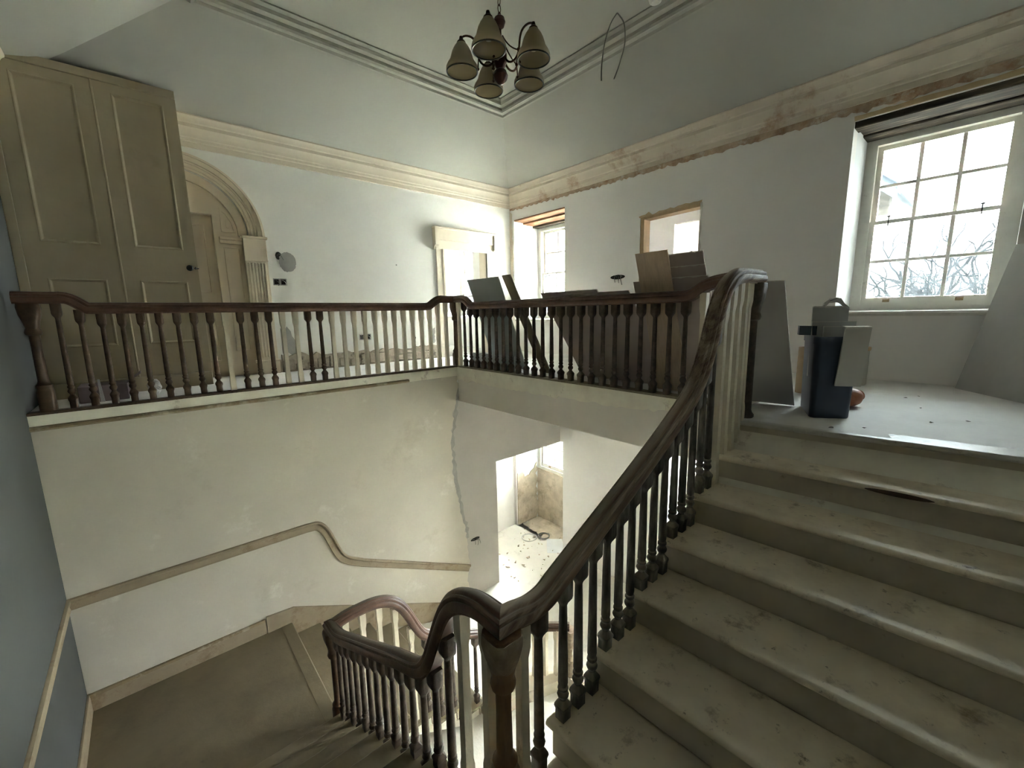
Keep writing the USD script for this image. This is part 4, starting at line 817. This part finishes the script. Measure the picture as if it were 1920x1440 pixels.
hq = [(*(o + d * s + e * t), z) for s, t, z in ((.125, .0, .225), (.272, .0, .225), (.292, -.012, .612), (.150, -.012, .612))]
hp = sheet('plasterboard_offcut', 'pale folded offcut hooked over the front of the bin', hq, .0125, 'board_light', None, group=G, cat='plasterboard')
tl, tr = np.array(hq[3]), np.array(hq[2])
obj('fold', hull([tuple(p + np.array([*(e * q), z])) for p in (tl, tr) for q, z in ((0, 0), (0, -.012), (.10, .004), (.10, -.008))]), 'board_core', hp, smooth=False)
P = [(*(F1 + d * (.075 + .03 * k) + e * (.29 + .02 * math.sin(k * 2))), .760 + .035 * math.sin(k * .75) + .004 * (k % 2)) for k in range(6)]
cr = quadgrid(np.array([[np.array(p) + np.array([*(e * w * .055), .012 * math.cos(w * 2.2 + k)]) for w in np.linspace(-1, 1, 5)] for k, p in enumerate(P)]))
v = cr.vertices; shell = trimesh.Trimesh(np.vstack([v, v - [0, 0, .012]]), np.vstack([cr.faces, cr.faces[:, ::-1] + len(v)]), process=False)
obj('crumpled_paper', shell, 'board_light', None, smooth=False, label='curled scrap of torn lining paper on top of the bin', cat='paper')
# things behind the bin
pt = thing('clay_pot', 'brown terracotta pot lying on its side behind the bin', 'pot')
TT = trimesh.transformations.rotation_matrix(math.radians(82), (.45, 1, 0))
obj('body', lathe([(0, -.075), (.035, -.073), (.058, -.05), (.066, -.015), (.064, .02), (.05, .05), (.036, .066), (.040, .078), (.036, .079), (.030, .066), (0, .05)], (3.975, .66, .066), 26, TT), 'terracotta', pt)
dm = thing('drum', 'pale cylindrical tub with a tan lid standing behind the bin', 'tub')
obj('body', lathe([(0, 0), (.095, 0), (.10, .01), (.098, .335), (0, .335)], (5.15, .86, 0), 28), 'board_light', dm)
obj('lid', lathe([(0, .33), (.106, .33), (.108, .345), (.106, .362), (.07, .366), (0, .366)], (5.15, .86, 0), 28), 'stud', dm)
cr2 = thing('cardboard_tube', 'tan cardboard tube standing between the dark sheet and the bin', 'tube')
obj('tube', lathe([(.075, 0), (.08, 0), (.08, .40), (.068, .40), (.068, 0)], (4.36, 1.05, 0), 24), 'card', cr2)
rd = np.random.default_rng(71)
for x, y, s, lab in ((3.175, .615, .016, 'dark crumb of mortar on the landing edge in front of the bin'), (3.30, .47, .010, 'flat dark flake right of the bin on the landing'), (3.70, .205, .012, 'small dark flake in the middle of the landing floor'), (3.895, .05, .012, 'tiny dark flake at the far right of the landing'), (4.6, .42, .011, 'dark flake on the floor before the window'), (4.75, .36, .008, 'tiny grey flake on the floor before the window'), (4.2, .30, .009, 'small grey flake halfway to the window')):
    zz = float(landing_z(x, y))
    obj('mortar_crumb', hull(np.array([x, y, zz + s * .45]) + np.clip(rd.normal(0, s * .6, (12, 3)), -s, s) * [1.2, 1.2, .4]), 'debris', None, smooth=False, label=lab, cat='debris', group='crumbs of mortar on the landing floor')

# clutter on the far gallery behind the first balusters
bx = thing('cardboard_box', 'low faded box on the far gallery behind the leftmost balusters', 'box')
obj('base', box(-.50, -.16, 5.40, 5.72, 0, .15, .004), 'mauve_card', bx)
obj('flap', hull([(-.165, 5.40, .15), (-.165, 5.66, .15), (-.05, 5.41, .235), (-.05, 5.64, .235), (-.055, 5.41, .24), (-.055, 5.64, .24)]), 'mauve_card', bx)
bg = thing('plastic_bag', 'crumpled white plastic bag standing on the far gallery', 'bag')
m = trimesh.creation.icosphere(3, 1.0); q = m.vertices * [.055, .05, .085]; q += .016 * (meshkit.fbm(q * 34, 3, 4)[:, None] - .5) * m.vertices * 2; q[:, 2] = np.maximum(q[:, 2] + .075, 0)
m = trimesh.Trimesh(q + [.035, 5.50, 0], m.faces, process=False); obj('sack', m, 'sack', bg, smooth=False)
pl = thing('paper_scrap', 'small bright scrap of paper leaning on the faded box', 'paper')
obj('scrap', board((-.36, 5.392, 0), (-.33, 5.385, 0), (-.345, 5.397, .21), (-.36, 5.40, .21), .003), 'paper', pl, smooth=False)

# hall floor below
def coil(c, r, n, seed):
    rr = np.random.default_rng(seed); a = np.linspace(0, 2 * np.pi * n, 40 * n); w = r * (1 + .05 * np.sin(a * .37 + rr.uniform(0, 6)))
    return tube(np.stack([c[0] + w * np.cos(a), c[1] + w * np.sin(a), c[2] + .008 + .010 * a / (2 * np.pi)], 1), .007, 6)
obj('cable_coil', coil((5.42, 5.78, ZH), .15, 2, 1), 'cable_white', None, label='white cable coil on the hall floor, left of the two', cat='cable', group='cable coils on the hall floor')
obj('cable_coil', coil((5.66, 5.60, ZH + .012), .11, 3, 2), 'cable', None, label='smaller grey cable coil on the hall floor below the window', cat='cable', group='cable coils on the hall floor')
obj('loose_sheet', board((5.30, 5.16, ZH + .002), (5.52, 4.93, ZH + .002), (5.82, 5.24, ZH + .05), (5.60, 5.46, ZH + .05), .004), 'paper', None, smooth=False, label='pale board lying on the hall floor against the wall', cat='board')

# ---------------------------------------------------------------- outdoors
gr = struct('ground'); obj('yard', box(-60, 140, -90, 90, -4.9, -4.6), 'bounce_ground', gr)
hs = thing('neighbouring_house', 'stone gabled house with pale bargeboards seen through the landing window', 'house')
HX, HY0, HY1 = 12.7, 1.86, 6.4; HR = (HY0 + HY1) / 2; HE = 3.22; HT = HE + .88 * (HR - HY0)
obj('gable_wall', prism(poly([(HY0, 2.70), (HY1, 2.70), (HY1, HE), (HR, HT), (HY0, HE)]), 'x', HX, HX + .3), 'stone', hs)
obj('lower_wall', prism(rect(HY0, -4.4, HY1, 2.72), 'x', HX - .05, HX + .3), 'harl', hs)
obj('side_wall', box(HX + .3, HX + 3, HY0, HY0 + .3, -4.4, HE), 'harl', hs)
for s in (-1, 1):
    y0, y1 = (HY0 - .16, HR) if s < 0 else (HR, HY1 + .16)
    z0, z1 = HE - .14, HT
    za, zb = (z0, z1) if s < 0 else (z1, z0)
    obj('roof_slope', hull([(x, y, z + h) for x in (HX - .35, HX + 3.2) for y, z in ((y0, za), (y1, zb)) for h in (.10, .19)]), 'slate', hs)
    obj('bargeboard', hull([(x, y, z + h) for x in (HX - .34, HX - .30) for y, z in ((y0, za), (y1, zb)) for h in (-.12, .10)]), 'bargeboard', hs)
    obj('eave_soffit', hull([(x, y, z + h) for x in (HX - .3, HX + .05) for y, z in ((y0, za), (y1, zb)) for h in (.04, .09)]), 'bargeboard', hs)
    for k in range(9):
        t0, t1 = k / 9, (k + 1) / 9
        obj('slate_course', hull([(x, y0 + (y1 - y0) * t, za + (zb - za) * t + h) for x in (HX - .37, HX + 3.2) for t, h in ((t0, .19 + (.03 if s < 0 else .012)), (t1, .19 + (.012 if s < 0 else .03)), (t0, .185), (t1, .185))]), 'slate', hs)
def tree(name, label, base, top, spread, seed, group='bare trees outside the landing window'):
    t = thing(name, label, 'tree', group); r = np.random.default_rng(seed); tr, tw = [], []
    H = top - base[2]
    def grow(p, dr, L, rad, lev):
        n = 4; P = [np.array(p)]
        for i in range(n):
            dr = dr + r.normal(0, .16 + .05 * lev, 3); dr[2] += .05; dr /= np.linalg.norm(dr); P.append(P[-1] + dr * L / n)
        (tr if lev < 2 else tw).append(tube(P, np.linspace(rad, rad * .62, n + 1), 5 if lev < 2 else 3))
        if lev >= 5: return
        for i in range(3 if lev < 3 else 2 + (r.random() < .45)):
            k = r.integers(2, n + 1); q = P[k]; a = r.uniform(0, 2 * math.pi); sp = spread * r.uniform(.5, 1.1)
            nd = dr + sp * np.array([math.cos(a), math.sin(a), r.uniform(-.15, .5)]); nd /= np.linalg.norm(nd)
            grow(q, nd, L * r.uniform(.60, .76), max(rad * .58, .006), lev + 1)
    grow(base, np.array([0, 0, 1.0]), H * .36, .17 * H / 7, 0)
    zmax = max(m.vertices[:, 2].max() for m in tr + tw); k = H / (zmax - base[2])
    for m in tr + tw: m.vertices = np.array(base) + (m.vertices - np.array(base)) * [k ** .5, k ** .5, k]
    obj('trunk', tr, 'bark', t); obj('branches', tw, 'bark', t, smooth=False)
tree('bare_tree', 'bare tree behind the left pane of the landing window, before the house', (10.6, 1.56, -4.5), 2.2, .8, 3)
tree('bare_tree', 'bare round-headed tree behind the middle pane of the landing window', (20.5, 1.78, -4.5), 3.15, .95, 8)
tree('bare_tree', 'bare tree behind the right pane of the landing window', (27.0, .52, -4.5), 3.15, .95, 12)
tree('bare_tree', 'small bare tree far off between the middle and right panes', (36.0, 2.3, -4.5), 2.9, .9, 21)
